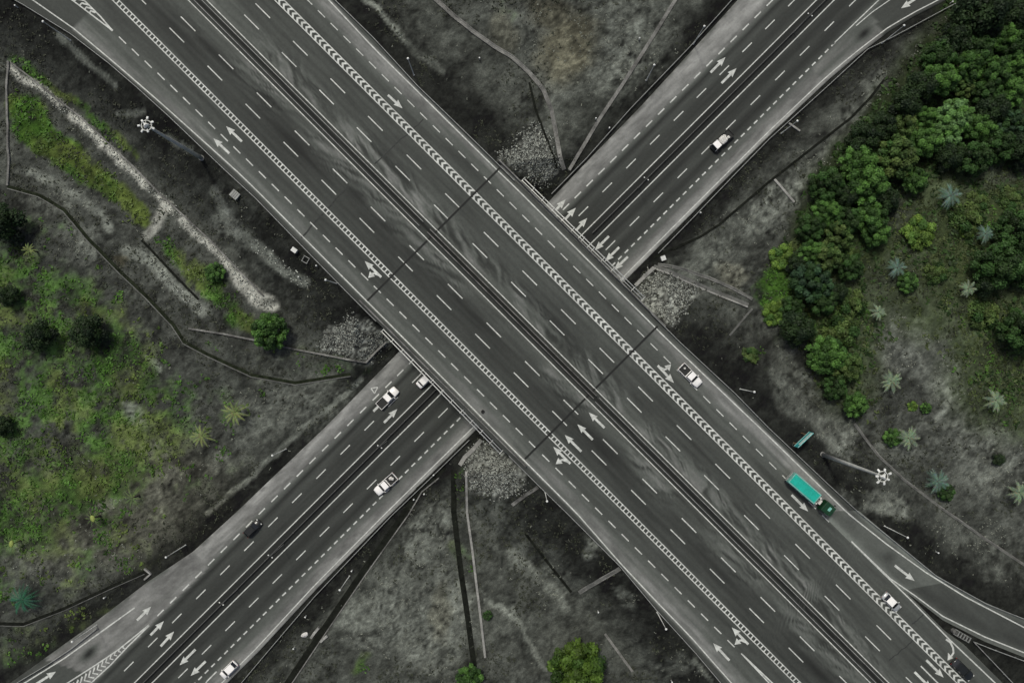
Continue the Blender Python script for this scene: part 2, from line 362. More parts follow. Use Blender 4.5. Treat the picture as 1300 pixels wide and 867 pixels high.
# greenery
gm = np.zeros(px.shape)
GREEN = []
def gpoly(poly, amt, soft=6): GREEN.append((poly, amt, soft))
gpoly([(14, 122), (30, 116), (48, 132), (75, 163), (110, 194), (140, 220), (165, 244), (192, 268), (186, 288), (168, 284), (148, 262), (120, 240), (95, 226), (66, 208), (30, 182), (14, 168)], 1.0, 4)
gpoly([(15, 68), (30, 74), (62, 100), (100, 130), (124, 150), (150, 172), (180, 196), (175, 203), (140, 180), (96, 142), (50, 108), (14, 78)], .85, 4)
gpoly([(198, 296), (212, 300), (250, 336), (285, 352), (300, 385), (340, 410), (350, 432), (318, 424), (280, 400), (240, 360), (205, 322)], .85, 6)
gpoly([(-40, 300), (40, 310), (100, 340), (135, 375), (170, 400), (215, 470), (255, 490), (245, 570), (210, 600), (175, 650), (110, 660), (60, 710), (-40, 710)], .74, 28)
gpoly([(0, 640), (70, 620), (120, 600), (170, 610), (200, 690), (175, 720), (100, 740), (60, 720), (-20, 690)], .5, 22)
gpoly([(-20, 800), (60, 785), (130, 765), (150, 770), (60, 830), (-20, 860)], .35, 10)
gpoly([(960, 372), (985, 318), (1012, 300), (1020, 330), (1000, 350), (1030, 392), (1040, 430), (990, 412)], .95, 6)
gpoly([(1040, 430), (1030, 330), (1090, 320), (1110, 370), (1100, 420), (1090, 520), (1060, 480)], .5, 12)
gpoly([(1180, 400), (1230, 370), (1340, 370), (1340, 570), (1290, 548), (1240, 530), (1240, 470), (1200, 450)], .42, 22)
gpoly([(1230, 240), (1340, 225), (1340, 330), (1260, 320)], .38, 16)
gpoly([(930, 440), (970, 435), (975, 470), (945, 480)], .35, 8)
gpoly([(560, 690), (600, 690), (606, 730), (590, 720)], .3, 4)
gpoly([(576, 596), (590, 596), (592, 650), (580, 650)], .55, 4)
gpoly([(200, 470), (260, 490), (330, 500), (300, 580), (240, 640), (190, 660)], .34, 22)
gpoly([(-20, 690), (90, 690), (180, 720), (120, 750), (-20, 780)], .42, 16)
gpoly([(-20, 240), (10, 250), (90, 300), (60, 320), (-20, 300)], .4, 12)
gpoly([(450, 850), (462, 826), (476, 830), (470, 852), (455, 862)], .6, 5)
gpoly([(360, 436), (470, 458), (470, 470), (400, 478), (330, 470), (250, 430)], .25, 5)
gpoly([(630, -10), (655, -10), (665, 40), (650, 60)], .25, 8)
for poly, amt, soft in GREEN: gm = np.maximum(gm, amt * polymask(wx, wy, poly, soft))
gap = sstep(.44, .62, fbm(px, py, 34, 151, 4)) * (gm < .8); gpat = sstep(.30, .62, n2 * .55 + n3 * .45 + (gm - .6) * .45 - gap * .10)
g_ = (gm * gpat * (1 - light * .5))[:, None]
gt = ((.5 + 1.1 * (n3 - .3) + .8 * (n4 - .5)) * (.35 + 1.3 * n2) * (.6 + .8 * n1))[:, None]
hue = sstep(.36, .70, fbm(px, py, 40, 91, 3))[:, None]
gc = gt * (np.array([.042, .098, .014]) * (1 - hue) + np.array([.072, .100, .024]) * hue)
col = col * (1 - g_) + np.clip(gc, .006, 1) * g_
ext_ = np.maximum(0, np.maximum(np.abs(x) - 122, np.abs(y) - 86)); far_ = sstep(5, 45, ext_)[:, None]
col = col * (1 - far_) + far_ * np.array([.034, .040, .027]) * (.6 + .8 * fbm(x, y, 160, 15, 2))[:, None]
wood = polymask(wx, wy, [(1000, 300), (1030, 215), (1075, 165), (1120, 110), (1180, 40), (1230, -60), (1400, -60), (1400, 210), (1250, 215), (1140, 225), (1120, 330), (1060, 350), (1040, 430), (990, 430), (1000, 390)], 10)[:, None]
col = col * (1 - wood) + wood * np.array([.016, .022, .010]) * (.5 + n3 + .6 * (n4 - .5))[:, None]  # dark forest floor; the shade under the crowns is put into this colour
olive_ground = blobs([(1250, 320, 120, 110, 0, .8), (1180, 380, 60, 60, 0, .6), (1210, 250, 70, 50, 0, .7), (1280, 470, 90, 90, 0, .7), (1100, 350, 60, 90, 0, .6), (1075, 450, 50, 80, 0, .6), (1180, 300, 50, 60, 0, .45)])[:, None]; col = col * (1 - olive_ground) + olive_ground * np.array([.032, .046, .017]) * (.4 + 1.2 * n3)[:, None]  # dull olive growth over the clearing and around the lower woods
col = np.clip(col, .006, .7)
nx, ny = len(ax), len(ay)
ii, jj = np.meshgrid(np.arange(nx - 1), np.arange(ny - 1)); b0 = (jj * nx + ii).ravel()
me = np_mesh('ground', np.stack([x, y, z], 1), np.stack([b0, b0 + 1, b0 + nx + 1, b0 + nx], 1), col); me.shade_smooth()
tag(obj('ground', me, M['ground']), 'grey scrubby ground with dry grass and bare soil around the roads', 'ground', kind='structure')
def green_at(px_, py_):
    a = np.array([px_], float); b = np.array([py_], float)
    return max(float(amt * polymask(a, b, poly, soft)[0]) for poly, amt, soft in GREEN)

# ------------------------------------------------------------------ roads
def grid_road(name, us, n, lo, hi, conv, z, tonefn, m, label):
    t = np.linspace(0, 1, n); U, T = np.meshgrid(us, t, indexing='ij')
    LO = lo(U); V = LO + (hi(U) - LO) * T
    a, b = conv(U, V); kk = S * (H - z) / H
    xx = (a - 650) * kk; yy = (433.5 - b) * kk
    c = tonefn(U, V)
    nr, nc = U.shape
    i, j = np.meshgrid(np.arange(nr - 1), np.arange(nc - 1), indexing='ij'); q = (i * nc + j).ravel()
    co = np.stack([xx.ravel(), yy.ravel(), np.full(xx.size, z)], 1)
    fc = np.stack([q, q + 1, q + nc + 1, q + nc], 1)
    cc = c.reshape(-1, 3)
    # edges turned down so that the road has thickness
    e0 = np.arange(nr) * nc; e1 = e0 + nc - 1
    base = len(co); low0 = co[e0] - [0, 0, .3]; low1 = co[e1] - [0, 0, .3]
    co = np.concatenate([co, low0, low1]); cc = np.concatenate([cc, cc[e0] * .7, cc[e1] * .7])
    r_ = np.arange(nr - 1)
    s0 = np.stack([e0[:-1], e0[1:], base + r_ + 1, base + r_], 1); s1 = np.stack([e1[1:], e1[:-1], base + nr + r_, base + nr + r_ + 1], 1)
    me = np_mesh(name, co, np.concatenate([fc, s0, s1]), cc)
    bm = bmesh.new(); bm.from_mesh(me); bmesh.ops.recalc_face_normals(bm, faces=bm.faces)
    if sum(f.normal.z for f in bm.faces) < 0: bmesh.ops.reverse_faces(bm, faces=bm.faces)
    bm.to_mesh(me); bm.free()
    return tag(obj(name, me, m), label, 'road', kind='structure')
TINT = np.array([.91, 1.0, .89])
edgeSW = fn(to_uv([(-150, -140), (-60, -70), (41, 0), (94, 37), (150, 84), (203, 130), (250, 172), (300, 217), (325, 241), (517, 434), (650, 569), (732, 651), (787, 714), (837, 767), (875, 806), (929, 867), (1040, 992), (1150, 1120)]))
EDGE_NE = [(280, -140), (417, 0), (475, 62), (632, 217), (654, 238), (850, 434), (975, 553), (1077, 652), (1125, 690), (1175, 726), (1225, 757), (1300, 796), (1430, 846), (1690, 920)]
edgeNE = fn(to_uv(EDGE_NE))
def tone_up(u, v):
    d1 = v - edgeSW(u); d2 = edgeNE(u) - v
    t = np.interp(v, [-400, -370, -356, -340, -318, -300, -275, -263, -261, -254, -253.6, -248.4, -248, -239, -237, -220, -205, -180, -160, -146, -130, -112, -100], [.072, .054, .052, .054, .047, .049, .062, .078, .036, .034, .010, .010, .034, .036, .074, .058, .040, .038, .042, .049, .046, .058, .082])  # near-black mid-median strip paints the shade of the open gap between decks
    sh1 = sstep(-34, -4, d1) * (.3 + .7 * np.clip(sstep(900, 1300, u) + 1 - sstep(300, 760, u), 0, 1)); t = t * (1 - sh1) + sh1 * .135
    sh2 = sstep(-34, -5, d2) * (.45 + .55 * np.clip(1 - sstep(500, 900, u) + sstep(1300, 1500, u), 0, 1)); t = t * (1 - sh2) + sh2 * .165
    out = np.maximum(sstep(1, 5, d1), sstep(1, 5, d2)); t = t * (1 - out) + out * .05
    # drifting smears beside the median, left by water running off the verge
    for c0, sgn in ((-237, 1), (-263, -1)):
        e = (v - c0) * sgn; b_ = e + .28 * u + (fbm(u, v, 60, 17, 3) - .5) * 46
        st = fbm(u * .3, b_ * 3.2, 14, 23 + sgn, 4)
        msk = sstep(0, 4, e) * (1 - sstep(18, 52, e)) * sstep(.36, .62, fbm(u, v, 110, 33, 2) + .1)
        t = t * (1 + msk * np.clip((st - .45) * 4.2, -.5, .9))
    big = fbm(u * .22, v, 30, 41, 4); fine = fbm(u * .08, v, 3.2, 45, 3); wheel = np.cos((v + 238) * 2 * math.pi / 14.2) * .08 + (fbm(u * .02, v, 2.4, 161, 2) - .5) * .26; t = t * (.46 + .58 * big + .32 * fine + wheel)
    oil = sum(np.exp(-((u - a) / 60) ** 2 - ((v - b) / 9) ** 2) * c for a, b, c in ((330, -205, .45), (250, -185, .3), (560, -190, .4), (1330, -195, .45), (1480, -170, .2), (1890, -185, .5), (450, -215, .3), (1340, -330, .25), (800, -380, .25), (1180, -385, .25), (1020, -200, .3)))
    t = t * (1 - .95 * np.clip(oil * 1.2, 0, .75))
    slab = np.where((u > 848) & (u < 1249), .95, 1.0) * np.where((u > 682) & (u < 848) & (v > -262), .9, 1.0); t = t * slab
    dark = (u < 131 + (v + 60) * .0) & (v > -104 + (u - 130) * .22); t = np.where(dark, .036 + .01 * big, t)
    dust = sstep(.07, .13, t)[..., None]; t = t * (1 + dust[..., 0] * ((fbm(u * .35, v, 5, 57, 4) - .5) * .7 + (fbm(u, v, 40, 58, 3) - .5) * .5))
    return t[..., None] * (TINT * (1 - dust) + np.array([.97, 1, .94]) * dust)
us = np.concatenate([np.arange(-3000, -420, 40.0), np.arange(-420, 2700, 6.0), np.arange(2700, 5000, 40.0)])
road_up = grid_road('upper_motorway', us, 130, vNEm, vSW, uv, ZU, tone_up, M['asph_up'], 'wide grey motorway running over the bridge, arrows and chevron strips painted on it')
# slip road leaving the motorway at the lower right
Lp = [(1040, 649), (1081, 690), (1130, 737), (1162, 760), (1197, 787), (1250, 814), (1300, 834), (1440, 880), (1700, 950)]
Rp = [(1090, 648), (1135, 686), (1187, 729), (1218, 747), (1250, 764), (1280, 777), (1312, 789), (1445, 830), (1705, 900)]
tt = np.linspace(0, 8, 161)
La = np.stack([np.interp(tt, range(9), [p[i] for p in Lp]) for i in (0, 1)], 1); Ra = np.stack([np.interp(tt, range(9), [p[i] for p in Rp]) for i in (0, 1)], 1)
ns = 24; f = np.linspace(0, 1, ns)[None, :, None]
pp = La[:, None] * (1 - f) + Ra[:, None] * f
kk = KU; F = np.broadcast_to(f[..., 0], pp.shape[:2]); TT = np.broadcast_to(tt[:, None], F.shape)
dist_e = np.abs(F - .5) * 2
tn = .052 + .05 * sstep(.55, .95, dist_e) - .012 * np.exp(-((F - .35) / .14) ** 2)
tn = np.where(TT < 2.55, tn * 1.15 + .02, tn * .82); tn = tn * (.85 + .3 * fbm(pp[..., 0], pp[..., 1], 14, 77, 3))
tn = tn * (1 - .45 * np.exp(-((pp[..., 0] - 1128) / 10) ** 2 - ((pp[..., 1] - 707) / 7) ** 2))
co = np.stack([(pp[..., 0] - 650).ravel() * kk, (433.5 - pp[..., 1]).ravel() * kk, np.full(F.size, ZU + .006)], 1)
i, j = np.meshgrid(np.arange(160), np.arange(ns - 1), indexing='ij'); q = (i * ns + j).ravel()
me = np_mesh('slip_road', co, np.stack([q, q + ns, q + ns + 1, q + 1], 1), (tn[..., None] * TINT).reshape(-1, 3))
bm = bmesh.new(); bm.from_mesh(me)
if sum(f_.normal.z for f_ in bm.faces) < 0: bmesh.ops.reverse_faces(bm, faces=bm.faces)
bm.to_mesh(me); bm.free()
slip = tag(obj('slip_road', me, M['asph_up']), 'curving slip road leaving the motorway beside the grass', 'road', kind='structure')
def tone_lo(s, w_):
    t = np.interp(w_, [940, 955, 972, 984, 992, 1000, 1012, 1026, 1036, 1038, 1058, 1060, 1072, 1086, 1100, 1112, 1122, 1136, 1146], [.15, .21, .16, .085, .018, .046, .034, .028, .038, .014, .014, .034, .021, .040, .021, .040, .09, .14, .16])
    rd = wRline(s) - w_
    t = np.where(w_ > 1112, np.interp(rd, [-6, -1, 6, 16, 30], [.20, .18, .15, .10, .055]), t)
    ramp = (s < -455) & (w_ < 985); t = np.where(ramp, .135, t)
    rampR = (s > 940) & (w_ > 1116); t = np.where(rampR, np.interp(rd, [-4, 2, 10, 22, 34], [.15, .12, .09, .10, .07]), t)
    t = np.where((s < -758 + (w_ - 938) * .5) & (w_ < 965), .055, t)
    t = np.where((s > 1085 - (w_ - 1140) * .3) & (w_ > 1120), .045, t)
    stain = np.exp(-((s + 716) / 19) ** 2 - ((w_ - 942) / 8) ** 2) * 1.0 + np.exp(-((s - 1054) / 16) ** 2 - ((w_ - 1140) / 8) ** 2) * .95
    t = t * (1 - np.clip(stain, 0, .9))
    shade = np.exp(-((s - 250) / 170) ** 2); t = t * (1 - .0 * shade)
    big = fbm(s * .2, w_, 26, 43, 4); fine = fbm(s * .06, w_, 3.0, 49, 3); t = t * (.50 + .50 * big + .40 * fine)
    edge = np.where(w_ < 972, sstep(.3, .6, fbm(s, w_, 12, 47, 3)) * (1 - sstep(0, 9, w_ - wL(s))), 0); t = t * (1 - .5 * edge)
    dust = sstep(.06, .12, t)[..., None]; t = t * (1 + dust[..., 0] * ((fbm(s * .35, w_, 5, 57, 4) - .5) * .8 + (fbm(s, w_, 34, 58, 3) - .5) * .6))
    return t[..., None] * (np.array([.91, 1.0, .89]) * (1 - dust) + np.array([.98, 1, .94]) * dust)
ss = np.concatenate([np.arange(-4500, -1100, 40.0), np.arange(-1100, 1500, 6.0), np.arange(1500, 4500, 40.0)])
road_lo = grid_road('lower_motorway', ss, 80, wL, wR, sw, 0.0, tone_lo, M['asph_low'], 'dark motorway passing under the bridge with pale dusty shoulders')

# ------------------------------------------------------------------ painted markings
def quads(mb, pts, wd, z):
    pts = [Vector(p) for p in pts]
    L = []
    for i, p in enumerate(pts):
        a = pts[max(i - 1, 0)]; b = pts[min(i + 1, len(pts) - 1)]; d = (b - a).normalized(); n_ = Vector((-d.y, d.x)) * wd / 2
        L.append((P(*(p + n_), z), P(*(p - n_), z)))
    vs = [q for pr in L for q in pr]
    mb.add(vs, [(2 * i, 2 * i + 1, 2 * i + 3, 2 * i + 2) for i in range(len(pts) - 1)])
def poly(mb, pts, z): mb.add([P(a, b, z) for a, b in pts], [tuple(range(len(pts)))])
def flat(mb, name, parent, m=None):
    o = mb.build(name, m or M['paint'], parent)
    bm = bmesh.new(); bm.from_mesh(o.data)
    for f_ in bm.faces:
        if f_.normal.z < 0: f_.normal_flip()
    bm.to_mesh(o.data); bm.free(); return o
def line(name, pts, wd, z, parent): mb = MB(); quads(mb, pts, wd * .72, z); return flat(mb, name, parent)
zu = ZU + .016; zl = .014
def along(f_, a, b, conv, st=30): return [conv(t, float(f_(t))) for t in np.arange(a, b + st / 2, st)]
line('edge_line', along(edgeSW, -2900, 4900, uv), 2.0, zu, road_up)
line('edge_line', along(edgeNE, -2900, 1740, uv), 2.0, zu, road_up)
line('edge_line', [p for p in EDGE_NE if p[0] >= 1077], 2.1, ZU + .022, slip)
line('edge_line', along(lambda t: -238.5, -2900, 4900, uv), 1.7, zu, road_up)
line('edge_line', along(lambda t: -262 + .0 * t, -2900, 4900, uv), 1.7, zu, road_up)
line('edge_line', [(1081, 687), (1118, 724), (1155, 760), (1204, 810), (1264, 867), (1400, 1003)], 2.2, ZU + .026, road_up)
line('edge_line', [(1081, 687), (1105, 710), (1130, 734), (1162, 756), (1197, 782), (1250, 808), (1300, 828), (1440, 874)], 2.0, ZU + .030, slip)
def dashes(mb, us_, ln, v, wd, conv, z):
    for u0 in us_:
        a, b = conv(u0, v), conv(u0 + ln, v); quads(mb, [a, b], wd * .82, z)
def idx(keys, a, b):
    ks = sorted(keys); lo, hi = ks[0], ks[-1]; k1, k2 = [p[0] for p in ks], [p[1] for p in ks]; out = []
    for i in range(a, b):
        if i < k1[0]: out.append(k2[0] + (i - k1[0]) * (k2[1] - k2[0]) / (k1[1] - k1[0]))
        elif i > k1[-1]: out.append(k2[-1] + (i - k1[-1]) * (k2[-1] - k2[-2]) / (k1[-1] - k1[-2]))
        else: out.append(float(np.interp(i, k1, k2)))
    return out
U1 = idx([(0, 251), (5, 733.5), (10, 1223), (13, 1523)], -24, 38)
U2 = idx([(0, 424.5), (2, 615), (11, 1497), (13, 1700), (15, 1906)], -24, 36)
for us_, v in ((U1, -179.5), (U1, -208), (U2, -291), ([q for q in U2 if not 1980 < q < 2140], -319.5)):
    mb = MB(); dashes(mb, us_, 37, v, 1.6, uv, zu); flat(mb, 'lane_dashes', road_up)
mb = MB()
for u0 in idx([(0, 198), (10, 514), (21, 870), (31, 1198), (46, 1702)], 0, 48):
    v = float(np.interp(u0, [198, 320, 600], [-104, -108, -111.5]))
    if 925 < 0: pass
    dashes(mb, [u0], 18, v, 1.7, uv, zu)
flat(mb, 'lane_dashes', road_up)
mb = MB(); dashes(mb, [t for t in idx([(0, 482), (23, 1228), (37, 1697)], -16, 38)], 18, -390, 1.5, uv, zu); flat(mb, 'lane_dashes', road_up)
# ladder strip and chevron strip
mb = MB()
for c0 in (-150.2, -142.2): quads(mb, along(lambda t: c0, -2900, 4900, uv), 1.25, zu)
for u0 in np.arange(-1200, 3300, 8.3):
    if abs(u0 - 848) < 6 or abs(u0 - 1249) < 6: continue
    quads(mb, [uv(u0, -150.2), uv(u0, -142.2)], 1.7, zu + .004)
flat(mb, 'ladder_strip', road_up)
mb = MB()
for c0 in (-360.0, -348.2): quads(mb, along(lambda t: c0, -2900, 4900, uv), 1.2, zu)
for u0 in np.arange(-1200, 3300, 11.5):
    a, b, c_ = uv(u0, -354.1), uv(u0 + 5.6, -359.8), uv(u0 + 5.6, -348.4)
    a2, b2, c2 = uv(u0 + 4.9, -354.1), uv(u0 + 10.5, -359.8), uv(u0 + 10.5, -348.4)
    poly(mb, [a, a2, b2, b], zu + .004); poly(mb, [a, c_, c2, a2], zu + .004)
flat(mb, 'chevron_strip', road_up)
# gore on the upper left and lower middle
mb = MB(); quads(mb, [(60, -28), (91, 0), (120, 22), (143, 39.5)], 1.6, zu); quads(mb, [(84, -24), (106, 0), (128, 22), (143, 39.5)], 1.6, zu)
for t in (-.42, -.28, -.14, 0, .14, .27, .39):
    a = (91 + 52 * t + 2.5, 39.5 * t + 2); b = (106 + 37 * t + .8, 39.5 * t + .9); c_ = ((a[0] + b[0]) / 2 - 2.6, (a[1] + b[1]) / 2 - 2.6)
    quads(mb, [a, c_, b], 2.2, zu + .004)
quads(mb, [(134, 31), (143, 39.5)], 2.6, zu + .008)
flat(mb, 'gore_marking', road_up)
mb = MB(); quads(mb, [(941, 829), (975, 865), (1010, 905)], 1.5, zu); quads(mb, [(943, 831), (982, 868), (1030, 915)], 1.8, zu + .004); flat(mb, 'gore_marking', road_up)
def arrow(tail, tip, z, parent, branch=None, head=10.5, hw=8.8, tw=3.0):
    T, E = Vector(tail), Vector(tip); d = (E - T).normalized(); n_ = Vector((-d.y, d.x)); B = E - d * head
    mb = MB(); quads(mb, [T, B], tw, z); poly(mb, [E, B + n_ * hw / 2 - d * 1.2, B, B - n_ * hw / 2 - d * 1.2], z + .002)
    if branch:
        F_ = Vector(branch); st = T + d * 3.5; bd = (F_ - (T + d * 11)).normalized(); bn = Vector((-bd.y, bd.x)); base = F_ - bd * 7.5
        quads(mb, [st, (st + d * 5 + base) / 2 , base], 2.8, z + .004); poly(mb, [F_, base + bn * 4.6, base - bn * 4.6], z + .006)
    return flat(mb, 'lane_arrow', parent)
for a in [((307, 180), (287, 160.5)), ((291, 195), (271, 176)), ((492.5, 121), (511, 138)), ((767.5, 543), (747.5, 523.5)), ((752.5, 558), (733, 538.5)), ((738, 573), (717, 552)),
          ((926, 838), (905.5, 816)), ((1005, 628), (1026, 649)), ((1176, 837.5), (1198, 859.5)), ((1161, 852.5), (1183, 874.5))]: arrow(a[0], a[1], zu + .004, road_up)
for a in [((484, 352), (463, 331.5), (467.5, 353)), ((724, 588.5), (702.5, 567), (705.5, 589)), ((835, 464), (855.5, 486), (852, 462.5)), ((950, 817.5), (929, 796), (932.5, 818))]: arrow(a[0], a[1], zu + .012, road_up, a[2])
arrow((1136, 717.5), (1161, 737), ZU + .034, slip)
mb = MB(); quads(mb, [(1201, 811), (1206.5, 815), (1210, 822), (1210.5, 828), (1207, 834)], 2.4, zu + .004); poly(mb, [(1203, 838), (1203.5, 828), (1210, 835)], zu + .008); flat(mb, 'lane_arrow', road_up)
mb = MB(); quads(mb, [(1169, 845), (1230, 906)], 1.6, zu); flat(mb, 'lane_dashes', road_up)
# lower motorway
line('edge_line', along(lambda t: 1037, -4400, 4400, sw, 60), 1.8, zl, road_lo)
line('edge_line', along(lambda t: 1059.5, -4400, 4400, sw, 60), 1.8, zl, road_lo)
line('edge_line', along(wRline, -4400, 4400, sw, 30), 1.8, zl, road_lo)
S1 = idx([(0, -511), (5, -206), (7, -83.5), (20, 702), (21, 760)], -40, 60)
S2 = idx([(0, -334.5), (4, -95), (17, 694.5), (18, 757)], -40, 60)
mb = MB(); dashes(mb, S1, 24, 1009, 1.6, sw, zl); flat(mb, 'lane_dashes', road_lo)
mb = MB(); dashes(mb, S2, 24, 1086.5, 1.6, sw, zl); flat(mb, 'lane_dashes', road_lo)
mb = MB(); dashes(mb, idx([(0, -421), (13, -3), (34, 628), (40, 812)], -5, 62), 16, 981.3, 2.0, sw, zl); flat(mb, 'lane_dashes', road_lo)
mb = MB(); dashes(mb, np.arange(-660, 1000, 16.4), 9, 1114.5, 2.1, sw, zl); flat(mb, 'lane_dashes', road_lo)
line('edge_line', [(171, 771), (82, 835), (32, 866), (-60, 920)], 2.2, zl, road_lo)
line('edge_line', [(1057, 57), (1087, 28), (1114, 2), (1150, -34)], 1.8, zl, road_lo)
line('edge_line', [(1087, 33), (1107, 16), (1130, 0), (1170, -24)], 1.5, zl + .004, road_lo)
line('edge_line', [(275, 852), (263, 864), (250, 884)], 2.2, zl, road_lo)
for a in [((705.4, 267), (718, 253.5)), ((717, 279), (731, 264)), ((731, 293), (745.5, 277)), ((773, 300), (755, 318)), ((786, 314), (768, 332)), ((797, 326), (779.5, 343)), ((902, 92.5), (921, 73)), ((916, 106), (935, 87)),
          ((487.5, 536.5), (504.5, 519)), ((474, 522), (491, 505)), ((174, 787), (192, 769.5)), ((191, 806), (208, 788)), ((204, 820), (221, 801)), ((248, 824), (228, 844)), ((261, 839), (242, 857.5)), ((44, 869), (71, 852)), ((1162, -1), (1144, 11))]:
    arrow(a[0], a[1], zl + .004, road_lo)
mb = MB(); ga = [(40, 896), (86.5, 866), (121, 844), (150, 824.5), (189, 793)]; gb = [(70, 905), (116, 866), (140, 844), (163, 819.5), (189.5, 793.5)]
quads(mb, ga, 1.6, zl); quads(mb, gb, 1.6, zl)
for k_ in range(-3, 10):
    e = 1 - .078 * k_; ap = (107 + 5.44 * k_, 863.5 - 4.6 * k_); quads(mb, [(ap[0] + 2.6 * e, ap[1] - 9 * e), ap, (ap[0] + 8 * e, ap[1] + 1.4 * e)], 2.1 * (.55 + .45 * e), zl + .004)
flat(mb, 'gore_marking', road_lo)
mb = MB(); tri = [(471, 493), (479.5, 491.5), (475.5, 499.5)]
for a, b in zip(tri, tri[1:] + tri[:1]): quads(mb, [a, b], 1.3, zl + .001 * tri.index(a))
flat(mb, 'painted_triangle', road_lo)
# dark seams across the motorway
for a, b, wd in (((476, 209), (537, 152), 1.6), ((441, 238), (383, 302), 2.2), ((1158, 792), (1176, 777), 1.4), ((1128, 838), (1160, 812), 1.4)):
    mb = MB(); n = 9; pts = [(a[0] + (b[0] - a[0]) * i / n + random.uniform(-1, 1), a[1] + (b[1] - a[1]) * i / n + random.uniform(-1, 1)) for i in range(n + 1)]
    quads(mb, pts, wd, ZU + .007); flat(mb, 'crack_seal', road_up, M['seal'])

# ------------------------------------------------------------------ the bridge
UA, UB = 846, 1251
br = empty('motorway_bridge', P(*uv(1048, -252), 0), 0, 'wide concrete motorway bridge crossing over the dark lower motorway', 'bridge')
def bpart(mb, name, m, bevel=0): 
    o = mb.build(name, m, br, bevel=bevel); o.matrix_parent_inverse = Matrix.Translation(-Vector(br.location)); return o
def line3(u0, u1, v, z, n=2): return [P(*uv(u0 + (u1 - u0) * i / (n - 1), v), z) for i in range(n)]
for v0, v1 in ((-432, -254), (-246, -73)):
    vm = (v0 + v1) / 2; hw = (v1 - v0) / 2 / 1.414 * KU
    mb = MB(); mb.sweep(line3(UA, UB, vm, ZU), [(-hw, -.03), (hw, -.03), (hw, -.32), (-hw, -.32)]); bpart(mb, 'deck_slab', M['concrete_dark'])
    for q in range(7):
        v = v0 + (v1 - v0) * (q + .5) / 7; mb = MB()
        mb.sweep(line3(UA + 4, UB - 4, v, ZU), [(-.35, -.32), (.35, -.32), (.35, -1.4), (-.35, -1.4)]); bpart(mb, 'girder', M['concrete'])
for uu in (UA - 6, UB + 6):
    mb = MB(); mb.sweep([P(*uv(uu, v), ZU) for v in (-431, -74)], [(-.7, -.33), (.7, -.33), (.7, -2.3), (-.7, -2.3)]); bpart(mb, 'abutment', M['concrete'])
for v in (-429.5, -75.5):
    mb = MB(); mb.sweep(line3(UA - 8, UB + 8, v, ZU), [(-.24, -.34), (.24, -.34), (.18, .3), (.11, .85), (-.11, .85), (-.18, .3)]); bpart(mb, 'parapet', M['concrete_lip'])
for v in (-247.6, -254.6):
    mb = MB(); mb.sweep(line3(UA - 8, UB + 8, v, ZU), [(-.12, -.02), (.12, -.02), (.1, .3), (.07, .85), (-.07, .85), (-.1, .3)]); bpart(mb, 'median_parapet', M['concrete_lip'])
for uu in (848, 1249):
    for v0, v1 in ((-421, -263), (-237, -84)):
        mb = MB(); quads(mb, [uv(uu, v0), uv(uu, v1)], 2.6, ZU + .032); o = flat(mb, 'expansion_joint', br, M['joint']); o.matrix_parent_inverse = Matrix.Translation(-Vector(br.location))
    mb = MB(); quads(mb, [uv(uu, -262), uv(uu, -239)], 2.6, ZU + .032); o = flat(mb, 'expansion_joint', br, M['joint']); o.matrix_parent_inverse = Matrix.Translation(-Vector(br.location))
def pipe_rack(a, b, sgn, label):
    r_ = empty('pipe_rack', P(*a, ZU), 0, label, 'pipes', 'pipe racks on the bridge sides'); inv = Matrix.Translation(-Vector(r_.location))
    A, B = Vector(P(*a, ZU - .1)), Vector(P(*b, ZU - .1)); d = (B - A).normalized(); n_ = Vector((-d.y, d.x, 0)) * sgn; L = (B - A).length
    for off in (0, .55):
        mb = MB(); mb.tube(A + n_ * off, B + n_ * off, .10, n=8); o = mb.build('pipe', M['white_steel'], r_, smooth=True); o.matrix_parent_inverse = inv
    n = 13; me = None
    for i in range(n):
        p = A + d * (L * (i + .02) / (n - 1 + .04))
        mb = MB(); mb.tube(p - n_ * .75, p + n_ * .72, .07, n=6); mb.box(p + n_ * .62 + Vector((0, 0, .2)), (.12, .12, .5)); o = mb.build('bracket', M['white_steel'], r_); o.matrix_parent_inverse = inv
pipe_rack((662.5, 229), (816, 380.5), 1, 'twin white pipes on brackets along the bridge edge beside the six painted arrows')
pipe_rack((486.5, 418), (637.5, 573), -1, 'twin white pipes on brackets along the bridge edge above the two white cars')

# ------------------------------------------------------------------ guard rails
def resample(pts, st):
    out = [Vector(pts[0])]
    for a, b in zip(pts[:-1], pts[1:]):
        a, b = Vector(a), Vector(b); n = max(1, round((b - a).length / st))
        for i in range(1, n + 1): out.append(a + (b - a) * i / n)
    return out
postm = MB().box((0, 0, .32), (.12, .14, .86)).mesh('guardrail_post')
def guardrail(pts_px, z, label, step=4.0, base=None, m='steel'):
    pts = [P(a, b, z) if z is not None else G(a, b) for a, b in pts_px]
    pts = resample(pts, 2.0)
    if z is None: pts = [Vector((p.x, p.y, float(h_ground(p.x, p.y)))) for p in pts]
    r_ = empty('guardrail', pts[0], 0, label, 'guardrail', 'steel guardrails along the roads'); inv = Matrix.Translation(-Vector(r_.location))
    mb = MB(); mb.sweep(pts, [(-.05, .42), (.05, .46), (.02, .57), (.06, .68), (.05, .75), (-.05, .75)]); o = mb.build('rail_beam', M[m], r_); o.matrix_parent_inverse = inv
    d = 0; nxt = 1.0; c = 0
    for a, b in zip(pts[:-1], pts[1:]):
        L = (b - a).length
        while nxt <= d + L and c < 95:
            p = a + (b - a) * ((nxt - d) / L); o = obj('post', postm, M[m], r_); o.location = p - Vector(r_.location); o.rotation_euler = (0, 0, math.atan2((b - a).y, (b - a).x)); nxt += step; c += 1
        d += L
zg = ZU - .02
